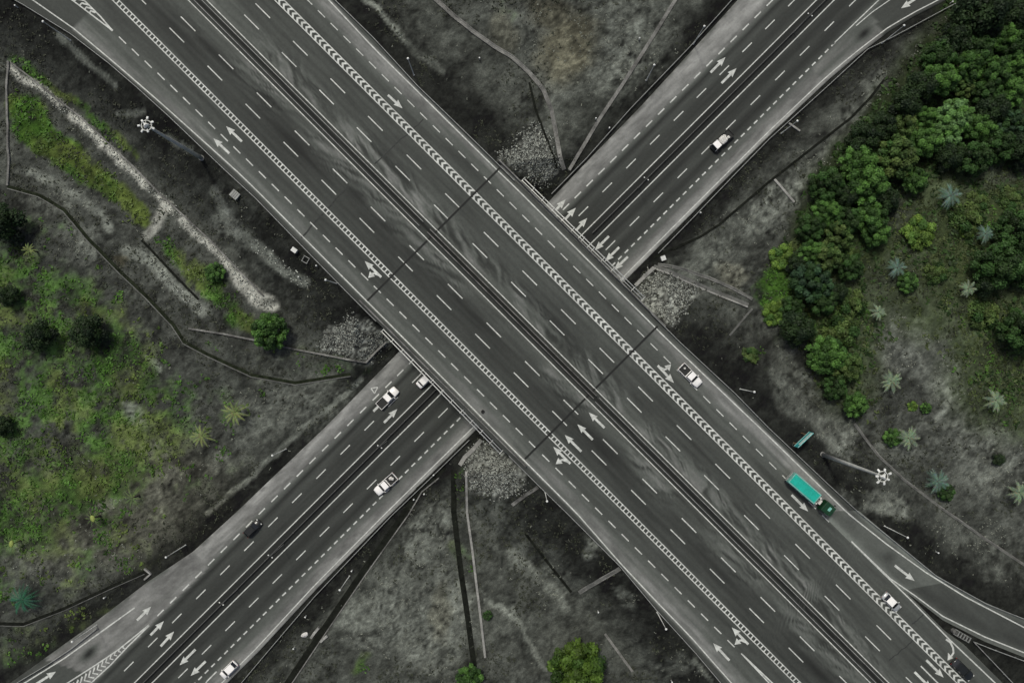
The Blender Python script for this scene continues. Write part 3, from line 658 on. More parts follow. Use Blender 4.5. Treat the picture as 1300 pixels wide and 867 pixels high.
guardrail([(-60, -42), (32, 8), (92, 45), (140, 82), (175, 112), (217, 150), (287, 217), (325, 252), (440, 370), (478, 408)], zg, 'long guardrail beside the upper motorway above the sandy track and tall mast')
guardrail([(646, 578), (682, 614), (719, 650), (787, 718), (832, 772), (882, 827), (915, 866), (960, 920)], zg, 'guardrail on the motorway edge above the dark slope with the round bright tree')
guardrail([(350, -78), (424, 0), (475, 50), (530, 110), (587, 165), (640, 217), (653, 230)], zg, 'guardrail on the motorway edge facing the curved pale drain')
guardrail([(826, 398), (862, 434), (932, 499), (975, 543), (1050, 614), (1088, 649), (1135, 687), (1187, 730), (1250, 765), (1300, 785), (1400, 818)], zg, 'long guardrail running past the green lorry and along the slip road')
guardrail([uv(u, -245.5) for u in np.arange(-380, 835, 40)], ZU - .05, 'median guardrail before the bridge on the ladder strip side')
guardrail([uv(u, -255.5) for u in np.arange(-380, 835, 40)], ZU - .05, 'median guardrail before the bridge on the chevron strip side')
guardrail([uv(u, -245.5) for u in np.arange(1265, 2500, 40)], ZU - .05, 'median guardrail past the bridge on the ladder strip side')
guardrail([uv(u, -255.5) for u in np.arange(1265, 2500, 40)], ZU - .05, 'median guardrail past the bridge on the chevron strip side')
guardrail([(1234, 813), (1258, 838), (1290, 872), (1330, 915)], zg, 'guardrail leaving the crash cushion along the motorway edge')
guardrail([(1234, 813), (1262, 824), (1300, 838), (1360, 858)], zg, 'guardrail leaving the crash cushion along the slip road')
guardrail([sw(s, 1048) for s in np.arange(455, 1700, 40)], -.02, 'median guardrail of the lower motorway between the six arrows and the far end', m='dark_pole')
guardrail([sw(s, 1048) for s in np.arange(60, -1400, -40)], -.02, 'median guardrail of the lower motorway on the side with the dark car', m='dark_pole')
guardrail([(960, -30), (927, 3), (875, 61), (800, 139), (745, 201), (700, 247)], None, 'guardrail beside the pale shoulder with the small straight drain behind', m='steel')
guardrail([(835, 322), (880, 276), (932, 222), (975, 178), (1050, 110), (1100, 64), (1135, 47), (1200, 12), (1250, -14)], None, 'guardrail beside the lower motorway facing the woods')
guardrail([(596, 558), (545, 608), (497, 654), (400, 756), (325, 844), (290, 886)], None, 'thin guardrail between the lower motorway and the long dark ditch')
guardrail([(-30, 896), (15, 870), (62, 842), (92, 822), (125, 796)], None, 'guardrail beside the merging lane with the dark oil stain')

# ------------------------------------------------------------------ drains and low walls
def ground_line(pts_px, st=1.0):
    pts = resample([G(a, b) for a, b in pts_px], st)
    return [Vector((p.x, p.y, float(h_ground(p.x, p.y)))) for p in pts]
def drain(pts_px, wd, label, floor='mud', lips=('concrete_lip', 'concrete_lip'), lw=.22, lh=.22):
    pts = ground_line(pts_px); r_ = empty('drain', pts[0]); tag(r_, label, 'drain', kind='structure'); inv = Matrix.Translation(-Vector(r_.location))
    mb = MB(); wd = wd * 1.25; mb.sweep(pts, [(-wd / 2, -.2), (wd / 2, -.2), (wd / 2, .17), (-wd / 2, .17)]); o = mb.build('channel_floor', M[floor], r_); o.matrix_parent_inverse = inv
    for sgn, lm in zip((1, -1), lips):
        if not lm: continue
        c0 = sgn * (wd / 2 + lw / 2); mb = MB(); mb.sweep(pts, [(c0 - lw / 2, -.2), (c0 + lw / 2, -.2), (c0 + lw / 2, lh + .13), (c0 - lw / 2, lh + .13)]); o = mb.build('channel_edge', M[lm], r_); o.matrix_parent_inverse = inv
drain([(576, 597), (576, 650), (585, 725), (594, 785), (602, 846)], .85, 'dark straight drain between two grassy strips leading to the small bright tree', lips=(None, None))
drain([(565, 594), (532, 621), (515, 650), (460, 727), (410, 800), (365, 867), (330, 915)], 1.0, 'long dark ditch with one pale concrete edge beside the lower motorway', lips=('concrete_lip', None), lh=.12)
drain([(540, -12), (553, 0), (575, 20), (600, 40), (625, 58), (650, 73), (672, 93), (690, 115), (700, 140), (705, 165), (711, 200), (716, 216)], .42, 'pale curved drain sweeping down to the bridge corner', 'concrete_lip', lw=.16, lh=.14)
drain([(872, -24), (857, 0), (825, 52), (790, 107), (760, 152), (722, 216)], .42, 'straight pale drain with a dark side meeting the curved drain', 'concrete_lip', lips=('concrete_lip', None), lw=.16, lh=.12)
drain([(672, 105), (680, 140), (692, 172), (707, 214)], .35, 'thin dark ditch beside the stone slope', lips=(None, None))
drain([(830, 338), (877, 357), (915, 373), (950, 387)], .55, 'drain with a bright concrete edge beside the grey stone slope', 'concrete_dark', lips=(None, 'concrete'), lw=.3)
drain([(835, 336), (868, 342), (900, 353), (930, 366), (955, 380)], .3, 'thin drain just above the bright concrete edge', 'concrete_dark', lw=.12, lh=.1)
drain([(830, 327), (860, 314), (890, 300), (912, 286), (940, 262), (975, 232), (997, 215), (1035, 185), (1080, 150), (1105, 124), (1122, 102)], .36, 'narrow dark ditch beside the strip of pale soil below the woods', lips=(None, None))
drain([(10, 237), (50, 248), (82, 267), (112, 303), (155, 347), (187, 377), (220, 412), (234, 434), (262, 449), (320, 476), (375, 486), (445, 475)], .5, 'winding mossy ditch between the meadow and the sandy track', 'moss', lips=(None, 'concrete_dark'), lw=.2, lh=.08)
drain([(1084, 538), (1115, 579), (1147, 609), (1200, 649), (1250, 684), (1310, 724)], .28, 'thin pale drain behind the tall mast with scattered palms beyond', 'concrete_dark', lips=('concrete_lip', None), lw=.16, lh=.1)
drain([(-10, 791), (30, 792), (82, 772), (140, 745), (183, 726)], .5, 'small ditch crossing the meadow below the blue green palm', 'mud', lips=(None, 'concrete_dark'), lw=.14, lh=.08)
drain([(955, 392), (942, 407), (926, 426)], .3, 'short faint ditch below the stone slope corner', 'concrete_dark', lips=(None, None))
drain([(650, 641), (666, 629), (683, 618)], .3, 'short pale drain meeting the motorway slope', 'concrete_lip', lw=.14, lh=.1)
drain([(667, 677), (695, 713), (725, 751)], .4, 'short dark ditch in the scrub below the bridge', lips=(None, None))
drain([(735, 752), (760, 737), (787, 721)], .4, 'short stepped drain rising to the motorway guardrail', 'concrete_dark', lw=.14, lh=.1)
drain([(768, 804), (784, 826), (803, 852)], .22, 'thin pale drain beside the round bright tree', 'concrete_lip', lw=.1, lh=.1)
drain([(180, 305), (215, 342), (252, 380)], .35, 'thin dark ditch between the sandy streak and bright weeds', lips=(None, None))
def wall(pts_px, wd, ht, label, m='concrete'):
    pts = ground_line(pts_px); mb = MB(); mb.sweep(pts, [(-wd / 2, -.4), (wd / 2, -.4), (wd / 2, ht), (-wd / 2, ht)]); o = mb.build('low_wall', M[m]); 
    return tag(o, label, 'wall', 'low concrete walls beside the roads')
wall([(240, 417), (285, 424), (325, 432), (362, 441), (410, 450), (465, 460), (478, 446), (491, 434)], .35, .5, 'low grey wall bending round the stone slope towards the bridge', 'concrete_lip')
wall([(592, 598), (593, 650), (600, 700), (606, 750), (611, 790), (616, 834)], .45, .35, 'long pale wall running beside the dark straight drain')
wall([(584, 590), (590, 580), (600, 571), (611, 558)], .8, .5, 'short bright wing wall at the lower bridge corner')
wall([(806, 363), (818, 351), (830, 340)], .7, .6, 'short pale wing wall beside the lower motorway and grey stones')
wall([(11, 78), (9, 110), (10, 150), (12, 200), (10, 236)], .4, .35, 'old pale wall closing the end of the sandy track', 'concrete_lip')
wall([(14, 80), (38, 98), (70, 124), (104, 150), (140, 184), (172, 214), (205, 248), (240, 280), (268, 306), (300, 340), (335, 376)], .3, .3, 'broken stone edging along the sandy track', 'concrete_lip')
wall([(983, 228), (996, 243), (1008, 257)], .45, .25, 'short pale kerb lying across the bare soil by the woods')
wall([(184, 721), (192, 728), (184, 735)], .35, .5, 'small bent headwall at the end of the meadow ditch')
wall([(395, 809), (400, 802), (405, 796)], .5, .5, 'culvert headwall beside the pale boulder')
wall([(407, 814), (411, 810), (416, 806)], .5, .5, 'culvert headwall on the far side of the dark ditch')
wall([(1001, 157), (1008, 162), (1015, 167)], .35, .4, 'short pale headwall near a lamp post below the woods')

# ------------------------------------------------------------------ lamps, masts, posts
def mast(px_, py_, top, label, rot):
    f_ = GH(px_, py_, top); r_ = empty('floodlight_mast', f_, rot, label, 'light mast', 'tall floodlight masts')
    MB().lathe((0, 0, 0), [(.55, -.4), (.55, .25), (.36, .3)], 12).build('foundation', M['concrete'], r_)
    MB().lathe((0, 0, 0), [(.42, .25), (.32, top * .5), (.2, top - .4), (.2, top + .3)], 12).build('pole', M['pole'], r_, smooth=True)
    mb = MB(); n = 24
    ring = [(0.85 * math.cos(2 * math.pi * i / n), 0.85 * math.sin(2 * math.pi * i / n), top - .3) for i in range(n + 1)]
    mb.sweep(ring, [(-.06, -.05), (.06, -.05), (.06, .05), (-.06, .05)])
    for i in range(4): a = i * math.pi / 2; mb.tube((0, 0, top - .3), (1.0 * math.cos(a), 1.0 * math.sin(a), top - .3), .05, n=6)
    mb.build('ring', M['pole'], r_)
    mb = MB(); mb.lathe((0, 0, top), [(.62, -.2), (.62, .12), (.2, .45)], 3); mb.build('head_cap', M['lamp'], r_)
    for i in range(7):
        a = i * 2 * math.pi / 7 + .3
        l = MB().box((0, 0, 0), (.54, .36, .22), top=(.85, .85)).build('floodlight', M['lamp'], r_, bevel=.03)
        q = 1.12 + .16 * math.sin(i * 2.3); l.location = (q * math.cos(a), q * math.sin(a), top - .15); l.rotation_euler = (0, R(18), a + .35 * math.sin(i * 3.1))
        g = MB().box((0, 0, -.13), (.44, .28, .03)).build('lens', M['lens'], l)
mast(185, 159, 25, 'tall floodlight mast above the sandy track on the slope', .2)
mast(1121.5, 605, 27, 'tall floodlight mast near the lorry and the thin drain', 1.0)
LAMP = None
def lamp(px_, py_, label, top=9.5):
    global LAMP
    f_ = GH(px_, py_, top); lx = math.atan2(f_[1], f_[0])
    if LAMP is None:
        r_ = empty('street_lamp', f_); LAMP = r_
        MB().lathe((0, 0, 0), [(.16, -.5), (.16, .1), (.09, .15), (.06, top - .2), (.06, top)], 8).build('pole', M['pole'], r_, smooth=True)
        MB().lathe((0, 0, top), [(.10, -.1), (.19, .02), (.23, .14), (.16, .28), (.05, .34)], 12).build('lantern', M['lamp'], r_, smooth=True)
    else: r_ = copy_tree(LAMP); r_.location = f_
    r_.rotation_euler = (0, 0, lx); tag(r_, label, 'street lamp', 'slender street lamps beside the roads')
lamp(518, 75, 'slender lamp post on the dark slope facing the upper motorway arrow')
lamp(957.5, 497.5, 'slender lamp post between the guardrail and woods near the white pickup')
lamp(1152, 682, 'slender lamp post beside the slip road bend')
lamp(845.5, 798, 'slender lamp post on the dark slope right of the round bright tree')
lamp(694.5, 636, 'slender lamp post below the bridge corner beside a short pale drain')
lamp(413.5, 355.5, 'slender lamp post on the dark slope near the stone slope of the bridge')
lamp(830.5, 83, 'slender lamp post beside the straight pale drain')
lamp(431.5, 748.5, 'slender lamp post between the lower motorway and the long dark ditch')
lamp(1012, 154, 'slender lamp post by the short pale headwall below the woods')
lamp(1147.5, 33, 'slender lamp post beside the ramp at the woods top edge')
lamp(894, 34, 'slender lamp post next to the pale shoulder of the lower motorway')
lamp(55, 28, 'slender lamp post on the slope nearest the motorway gore stripes')
lamp(211, 707, 'slender lamp post beside the meadow where the ditch ends')
lamp(92, 814, 'slender lamp post beside the merging lane with the dark stain')
lamp(346, 578, 'slender lamp post beside the pale shoulder below the two star shaped palms')
DL = None
def dlamp(px_, py_, label, top=9.5):
    global DL
    f_ = GH(px_, py_, top)
    if DL is None:
        r_ = empty('double_lamp', f_, R(-45)); DL = r_
        MB().lathe((0, 0, 0), [(.16, -.3), (.16, .1), (.08, .15), (.05, top)], 8).build('pole', M['dark_pole'], r_, smooth=True)
        for s_ in (-1, 1):
            MB().tube((0, 0, top - .1), (s_ * .34, 0, top), .03, n=6).build('arm', M['dark_pole'], r_)
            MB().box((s_ * .42, s_ * .1, top + .02), (.26, .24, .14), top=(.8, .7)).build('lantern', M['lamp'], r_, bevel=.03)
    else: r_ = copy_tree(DL); r_.location = f_
    tag(r_, label, 'street lamp', 'double lamps in the lower median')
dlamp(820.5, 227, 'double lamp in the median just past the six painted arrows')
dlamp(1028.5, 19, 'double lamp in the median near the ramp gore')
dlamp(482, 567, 'double lamp in the median between the white cars and white pickup')
dlamp(281, 766, 'double lamp in the median near the merging lane arrows')
dlamp(343, 706, 'double lamp in the median below the black car')
MK = None
def marker(px_, py_, label):
    global MK
    f_ = G(px_, py_)
    if MK is None:
        r_ = empty('marker_post', f_); MK = r_
        MB().box((0, 0, .35), (.15, .15, 1.3)).build('post', M['white_steel'], r_)
        MB().lathe((0, 0, 1.0), [(.13, 0), (.17, .08), (.1, .2)], 8).build('cap', M['lamp'], r_)
    else: r_ = copy_tree(MK); r_.location = f_
    tag(r_, label, 'marker post', 'short white marker posts')
for a in [(609, 76, 'short white marker post alone on the grass inside the curved drain'), (811, 51, 'short white marker post left of the straight drain, among pale scrub'), (756, 152, 'short white marker post touching the straight pale drain'),
          (773, 164, 'short white marker post between the straight drain and the pale shoulder'), (1188, 700, 'short white marker post near the slip road bend'), (526, 633, 'short white marker post in the ditch below the white pickup, outer one'),
          (539, 626, 'short white marker post in the ditch below the white pickup, middle one'), (551, 602, 'short white marker post in the ditch below the white pickup, closest to the bridge'), (447.5, 723, 'short white marker post beside the long ditch near a lamp'),
          (389, 781, 'short white marker post above the pale boulder'), (374, 821, 'short white marker post below the pale boulder'), (23, 10, 'short white marker post on the slope near the motorway gore'), (888, 271, 'short white marker post in the scrub beside the lower motorway guardrail'),
          (1206, 5, 'short white marker post at the ramp above the woods'), (759, 775, 'short white marker post in dark scrub above the round bright tree'), (852, 863, 'short white marker post at the foot of the dark slope'), (380.5, 352, 'short white marker post beside the pale streak of soil'),
          (135, 757, 'short white marker post beside the small meadow ditch'), (403, 338, 'short white marker post under the motorway slope near the cabinet')]: marker(*a)
# boxes
def cabinet(px_, py_, sx, sy, h_, rz, label, m='white_steel'):
    f_ = G(px_, py_); r_ = empty('utility_cabinet', f_, rz, label, 'cabinet')
    MB().box((0, 0, h_ / 2), (sx, sy, h_ + .2)).build('housing', M[m], r_, bevel=.03)
    MB().box((0, 0, h_ + .15), (sx + .15, sy + .15, .08)).build('lid', M[m], r_)
    MB().box((sx / 2 + .02, 0, h_ * .5), (.03, sy * .8, h_ * .75)).build('door', M['steel'], r_)
    return r_
r_ = cabinet(299.5, 248, 1.5, 1.3, .6, R(-40), 'square grey chamber on the dark slope with lid bars', 'steel')
for q in (-.4, 0, .4): MB().box((q, 0, .83), (.1, 1.3, .1)).build('lid_bar', M['concrete'], r_)
cabinet(375.5, 318.5, .95, .7, 1.2, R(-35), 'small white cabinet standing on the dark slope under the motorway')
cabinet(841, 328.5, .8, .8, 1.0, R(20), 'small white cabinet beside the drains near the lower motorway')
fr = empty('steel_frame', G(388.5, 330), R(-30), 'small square steel frame beside the white cabinet', 'frame')
for (a, b, dx, dy) in ((0, .55, 1.2, .1), (0, -.55, 1.2, .1), (.55, 0, .1, 1.2), (-.55, 0, .1, 1.2)): MB().box((a, b, .4), (dx, dy, .1)).build('frame_bar', M['steel'], fr)
for a in (-.55, .55):
    for b in (-.55, .55): MB().box((a, b, .1), (.12, .12, .9)).build('leg', M['steel'], fr)
bm = bmesh.new(); bmesh.ops.create_icosphere(bm, subdivisions=3, radius=.6)
for v_ in bm.verts:
    q = 1 + .5 * (float(vnoise(np.array([v_.co.x * 3 + 9]), np.array([v_.co.y * 3 + v_.co.z * 4]), 3)[0]) - .5); v_.co = Vector((v_.co.x * 1.15 * q, v_.co.y * .75 * q, v_.co.z * .6 * q))
me = bpy.data.meshes.new('boulder'); bm.to_mesh(me); bm.free()
o = obj('boulder', me, M['rock']); o.location = G(387, 805, .15); o.rotation_euler = (0, 0, R(25)); tag(o, 'pale boulder beside the culvert headwall', 'boulder')
# crash cushion at the nose between motorway and slip road
cc_ = empty('crash_cushion', P(1221, 806.5, ZU - .2), math.atan2(-(813 - 800), 1234 - 1211), 'grey crash cushion with dark cells at the slip road nose', 'crash cushion')
for i in range(6): MB().box((-1.9 + i * .62, 0, .5), (.09, .95, 1.0)).build('diaphragm', M['steel'], cc_)
for i in range(5): MB().box((-1.59 + i * .62, 0, .42), (.46, .62, .8)).build('cell', M['rubber'], cc_, bevel=.06)
for s_ in (-1, 1): MB().box((-.3, s_ * .52, .6), (3.5, .06, .32)).build('side_panel', M['steel'], cc_)
MB().lathe((-2.0, 0, 0), [(.48, 0), (.48, .9), (.4, 1.0)], 14).build('nose', M['concrete_lip'], cc_)
# road sign
tp = Vector(GH(1029.5, 550, 5.2)); tq = Vector(GH(1016.5, 568, 5.2)); mid = (tp + tq) / 2; zz = float(h_ground(mid.x, mid.y)); ang = math.atan2((tp - tq).y, (tp - tq).x)
sg = empty('road_sign', (mid.x, mid.y, zz), ang, 'teal direction sign on two posts beside the motorway guardrail', 'road sign')
Wd = (tp - tq).length
MB().box((0, 0, 4.05), (Wd, .10, 2.3)).build('panel', M['sign_face'], sg)
MB().box((.25, .075, 4.5), (Wd * .8, .04, 1.0)).build('sign_plate', M['sign_pale'], sg)
for q in (2.95, 5.16): MB().box((0, .065, q), (Wd, .05, .09)).build('border', M['sign_pale'], sg)
for q in (-.32, .32): MB().box((Wd * q, -.14, 2.3), (.16, .16, 5.4)).build('post', M['rust'], sg)
o = MB().lathe((0, 0, 0), [(.28, 0), (.36, .05), (.36, .2), (.28, .24), (.2, .2), (.2, .05)], 16).build('scrap_tyre', M['rubber']); o.location = P(613, 522.5, ZU + .01); tag(o, 'small dark scrap lying by the motorway edge line over the bridge', 'debris')

# ------------------------------------------------------------------ vehicles
def loft(secs, n=3):
    """secs: (x, halfwidth, z_low, z_high, tumble) -> closed rounded body"""
    mb = MB(); m = 10
    for (x_, hw, z0, z1, tb) in secs:
        c_ = min(.12, (z1 - z0) * .3); top = hw * tb
        ring = [(-hw + .05, z0), (hw - .05, z0), (hw, z0 + c_), (hw, z0 + (z1 - z0) * .55), (top + (hw - top) * .15, z1 - c_), (top - .1, z1), (-top + .1, z1), (-top - (hw - top) * .15, z1 - c_), (-hw, z0 + (z1 - z0) * .55), (-hw, z0 + c_)]
        mb.v += [(x_, a, b) for a, b in ring]
    k = len(secs)
    for i in range(k - 1):
        for j in range(m): mb.f.append((i * m + j, i * m + (j + 1) % m, (i + 1) * m + (j + 1) % m, (i + 1) * m + j))
    mb.f += [tuple(range(m))[::-1], tuple(range((k - 1) * m, k * m))]
    return mb
def wheel(parent, x_, y_, r=.33, wd=.22):
    t = MB().tube((0, -wd / 2, 0), (0, wd / 2, 0), r, n=18).build('wheel', M['rubber'], parent, bevel=.03); t.location = (x_, y_, r)
    sg_ = 1 if y_ > 0 else -1
    MB().tube((0, sg_ * wd * .5, 0), (0, sg_ * (wd * .5 + .015), 0), r * .62, n=14).build('rim', M['steel'], t)
def car(name, px_, py_, z, p_front, label, cat, paint, kind='sedan', L=4.6, W=1.78, roofm=None, cargo=0):
    c0 = Vector(P(px_, py_, z)); fr_ = Vector(P(p_front[0], p_front[1], z)); a = math.atan2((fr_ - c0).y, (fr_ - c0).x)
    r_ = empty(name, (c0.x, c0.y, z + .012), a, label, cat); h = L / 2; w_ = W / 2; pm = M[paint]; rm = M[roofm or paint]
    hood = .92; belt = .95
    if kind == 'cabover':
        secs = [(-h, w_ * .95, .4, .7, 1), (-h + .1, w_, .35, .74, 1), (h - 1.85, w_, .3, .74, 1), (h - 1.8, w_ * .98, .3, .98, .98), (h - .2, w_ * .96, .3, .96, .97), (h, w_ * .88, .36, .88, .95)]
    elif kind == 'pickup':
        secs = [(-h, w_ * .93, .35, .62, .98), (-h + .1, w_ * .97, .32, .66, 1), (-.55, w_, .3, .66, 1), (-.5, w_, .3, .98, .97), (.75, w_, .28, .98, .96), (1.0, w_, .28, 1.0, .95), (h - .5, w_ * .96, .3, .93, .92), (h - .1, w_ * .86, .34, .82, .9), (h, w_ * .74, .42, .72, .9)]
    else:
        secs = [(-h, w_ * .82, .4, .86, .9), (-h + .12, w_ * .93, .34, .95, .92), (-h + .8, w_, .28, .98, .93), (0, w_, .26, .96, .95), (.8, w_, .27, .97, .94), (1.1, w_, .28, .95, .93), (h - .45, w_ * .95, .3, .84, .91), (h - .1, w_ * .84, .34, .74, .9), (h, w_ * .7, .42, .66, .9)]
    b = loft(secs).build('body', pm, r_, smooth=True)
    # cabin of dark glass with a painted roof and pillars
    if kind == 'pickup': x0, x1, x2, x3 = -.5, -.38, .62, 1.3
    elif kind == 'cabover': x0, x1, x2, x3 = h - 1.75, h - 1.68, h - .5, h - .1
    elif kind == 'hatch': x0, x1, x2, x3 = -h + .12, -h + .62, .35, 1.15
    else: x0, x1, x2, x3 = -h + .5, -1.15, .35, 1.2
    zt = 1.52 if kind not in ('pickup', 'cabover') else 1.72; zb = .93
    wr = w_ * .76
    g = MB(); g.add([(x0, -w_ * .9, zb), (x3, -w_ * .88, zb), (x3, w_ * .88, zb), (x0, w_ * .9, zb), (x1, -wr, zt - .05), (x2, -wr, zt - .05), (x2, wr, zt - .05), (x1, wr, zt - .05)], [(3, 2, 1, 0), (4, 5, 6, 7), (0, 1, 5, 4), (1, 2, 6, 5), (2, 3, 7, 6), (3, 0, 4, 7)])
    g.build('cabin_glass', M['glass'], r_, bevel=.05)
    xm, lx = (x1 + x2) / 2, (x2 - x1)
    MB().box((xm, 0, zt), (lx + .12, wr * 2 + .1, .10), top=(.93, .92)).build('roof', rm, r_, bevel=.035)
    for s_ in (-1, 1):
        for pa, pb, pr_ in (((x3 - .05, s_ * w_ * .86, zb), (x2, s_ * wr * .98, zt - .02), .035), ((x0 + .05, s_ * w_ * .88, zb), (x1, s_ * wr * .98, zt - .02), .045), ((xm - .1, s_ * w_ * .905, zb), (xm - .1, s_ * wr * 1.02, zt - .02), .035)): MB().tube(pa, pb, pr_, n=6).build('pillar', rm, r_)
        MB().box((x3 - .25, s_ * (w_ + .1), 1.0), (.16, .22, .15)).build('mirror', pm, r_, bevel=.03)
        MB().box((h - .16, s_ * w_ * .66, .69), (.22, .3, .12)).build('headlight', M['lamp'], r_, bevel=.02)
        MB().box((-h + .05, s_ * w_ * .72, .74 if kind != 'pickup' else .56), (.1, .26, .14)).build('tail_light', M['red_lens'], r_)
        for wx_ in (-h + .85, h - .85): wheel(r_, wx_, s_ * (w_ - .1))
    MB().box((h - .02, 0, .42), (.12, W * .66, .16)).build('front_bumper', M['trim'], r_, bevel=.03)
    if kind == 'pickup':
        mb = MB(); y0 = w_ * .98
        mb.box((-h / 2 - .28, y0 - .05, .82), (h - .6, .07, .38)); mb.box((-h / 2 - .28, -y0 + .05, .82), (h - .6, .07, .38)); mb.box((-h + .06, 0, .82), (.07, W * .93, .38)); mb.build('bed_sides', pm, r_, bevel=.02)
        MB().box((-h / 2 - .28, 0, .68), (h - .7, W - .2, .05)).build('bed_floor', M['trim'], r_)
    if kind == 'cabover':
        mb = MB()
        for s_ in (-1, 1): mb.box((-.95, s_ * (w_ - .04), .88), (L - 2.0, .07, .34))
        mb.box((-h + .05, 0, .88), (.07, W * .95, .34)); mb.build('bed_sides', M['trim'], r_)
        MB().box((-.95, 0, .77), (L - 2.0, W - .15, .05)).build('bed_floor', M['trim'], r_)
    return r_, h, w_
ZR = ZU
car('white_car', 492.8, 504.8, 0, (510, 488), 'white pickup with an empty dark bed driving towards the bridge', 'pickup', 'white_car', 'pickup', L=5.1, W=1.9)
car('white_car', 541, 481, 0, (558, 465), 'white car half hidden under the bridge pipes', 'car', 'white_car', 'sedan', L=3.2 + 1.0, W=1.7)
def cargo_box(px_, py_, z, dims, ang, name, label, cat, n=1):
    p = P(px_, py_, z); r_ = None
    bm = bmesh.new(); bmesh.ops.create_icosphere(bm, subdivisions=3, radius=.5)
    for v_ in bm.verts:
        t = 1 + .6 * (float(fbm(np.array([v_.co.x * 4 + 40]), np.array([v_.co.y * 4 + v_.co.z * 5 + 9]), 1.3, 3, 2)[0]) - .5)
        e = .55; v_.co = Vector([math.copysign(abs(c_ / .5) ** e * .5, c_) * dd * t for c_, dd in zip(v_.co, dims)])
    me = bpy.data.meshes.new(name); bm.to_mesh(me); bm.free(); me.shade_smooth()
    o = obj(name, me, M['cargo']); o.location = p; o.rotation_euler = (0, 0, ang); return tag(o, label, cat)
car('white_pickup', 490.3, 614, 0, (470, 632), 'white pickup with pale load in its bed on the outer lane', 'pickup', 'white_car', 'pickup', L=5.2, W=1.95)
cargo_box(495.8, 607.0, 1.0, (.7, .55, .6), R(30), 'cargo_bag', 'pale crumpled bag in the bed of the white pickup, near the cab', 'bag')
cargo_box(498.2, 607.8, .98, (.6, .5, .55), R(80), 'cargo_bag', 'pale crumpled bag in the bed of the white pickup, near the side', 'bag')
car('loaded_pickup', 915, 180, 0, (895, 198), 'white cab pickup heaped with pale load driving down the lower motorway', 'pickup', 'black_car', 'cabover', L=5.1, W=1.85, roofm='white_car')
cargo_box(917.6, 177.6, 1.2, (1.6, 1.45, 1.0), R(42), 'cargo_heap', 'heap of pale goods on the pickup with the white cab', 'load')
cargo_box(920.0, 172.4, 1.1, (.7, .3, .4), R(-20), 'cargo_bag', 'small pale bundle at the tail of the loaded pickup', 'bundle')
cargo_box(924.6, 174.4, 1.0, (.6, .5, .4), R(20), 'cargo_bag', 'grey bundle hanging off the rear corner of the loaded pickup', 'bundle')
car('black_car', 322, 669.5, 0, (340, 652), 'black car on the inner lane beside the pale shoulder', 'car', 'black_car', 'hatch', L=4.0, W=1.7)
car('white_hatchback', 292, 848, 0, (274, 866), 'white hatchback with a black tail near the photo bottom', 'car', 'white_car', 'hatch', L=4.0, W=1.7)
car('silver_car', 1129.5, 762.5, ZR, (1145, 778), 'silver car with a white roof driving beside the chevron strip', 'car', 'silver_car', 'sedan', L=4.2, W=1.75, roofm='white_car')
car('black_suv', 1219.5, 848, ZR, (1236, 864), 'black car near the curved arrow beside the chevron strip', 'car', 'black_car', 'hatch', L=4.9, W=1.95)
car('white_pickup', 875.5, 476.5, ZR, (892, 493), 'white pickup with black bed near the split arrow', 'pickup', 'white_car', 'pickup', L=5.2, W=1.9)
cargo_box(869.3, 467.5, ZR + .95, (.4, .35, .4), 0, 'cargo_bag', 'tiny pale bag in the bed of the pickup with the black bed', 'bag')
# lorry
a0 = Vector(P(998, 602, ZR)); a1 = Vector(P(1051, 647.5, ZR)); an = math.atan2((a1 - a0).y, (a1 - a0).x); Lt = (a1 - a0).length; c0 = (a0 + a1) / 2
t_ = empty('lorry', (c0.x, c0.y, ZR + .012), an, 'long lorry with a teal covered trailer and dark green cab', 'lorry'); h = Lt / 2
mb = MB()
for s_ in (-1, 1): mb.box((-.2, s_ * .45, .95), (Lt - 1.4, .16, .28))
for q in range(6): mb.box((-h + 1 + q * 1.7, 0, .95), (.12, .9, .2))
mb.build('chassis', M['trim'], t_)
tx0, tx1 = -h + .2, h - 4.1; tl = tx1 - tx0; tc_ = (tx0 + tx1) / 2
bd = MB().box((tc_, 0, 2.05), (tl, 2.3, 1.9)).build('trailer_body', M['teal_rim'], t_, bevel=.06)
MB().box((tc_, 0, 3.06), (tl - .25, 1.85, .12)).build('tarpaulin', M['teal'], bd, bevel=.04)
mb = MB()
for s_ in (-1, 1): mb.box((tc_, s_ * 1.05, 3.06), (tl + .04, .2, .16))
for q in (tx0 + .05, tx1 - .05): mb.box((q, 0, 3.04), (.18, 1.88, .15))
for q in range(8):
    for s_ in (-1, 1): mb.box((tx0 + .4 + q * (tl - .8) / 7, s_ * 1.17, 2.05), (.09, .06, 1.8))
mb.build('top_rail', M['teal_rim'], bd)
for q in range(7): MB().tube((tx0 + .55 + q * (tl - 1.1) / 6, -.92, 3.11), (tx0 + .55 + q * (tl - 1.1) / 6, .92, 3.11), .045, n=6).build('tarpaulin_bow', M['teal'], bd)
MB().box((tx0 - .12, 0, 1.6), (.1, 2.2, .9)).build('tailgate', M['steel'], t_)
mb = MB(); mb.box((h - 2.9, .0, 1.5), (.5, .9, .9)); mb.box((h - 3.3, -.65, 1.6), (.35, .35, .6)); mb.box((h - 3.2, .7, 1.5), (.4, .4, .4)); mb.build('air_tanks', M['cargo'], t_, bevel=.05)
MB().box((h - 3.2, -1.0, .8), (1.0, .4, .5)).build('fuel_tank', M['steel'], t_, bevel=.12)
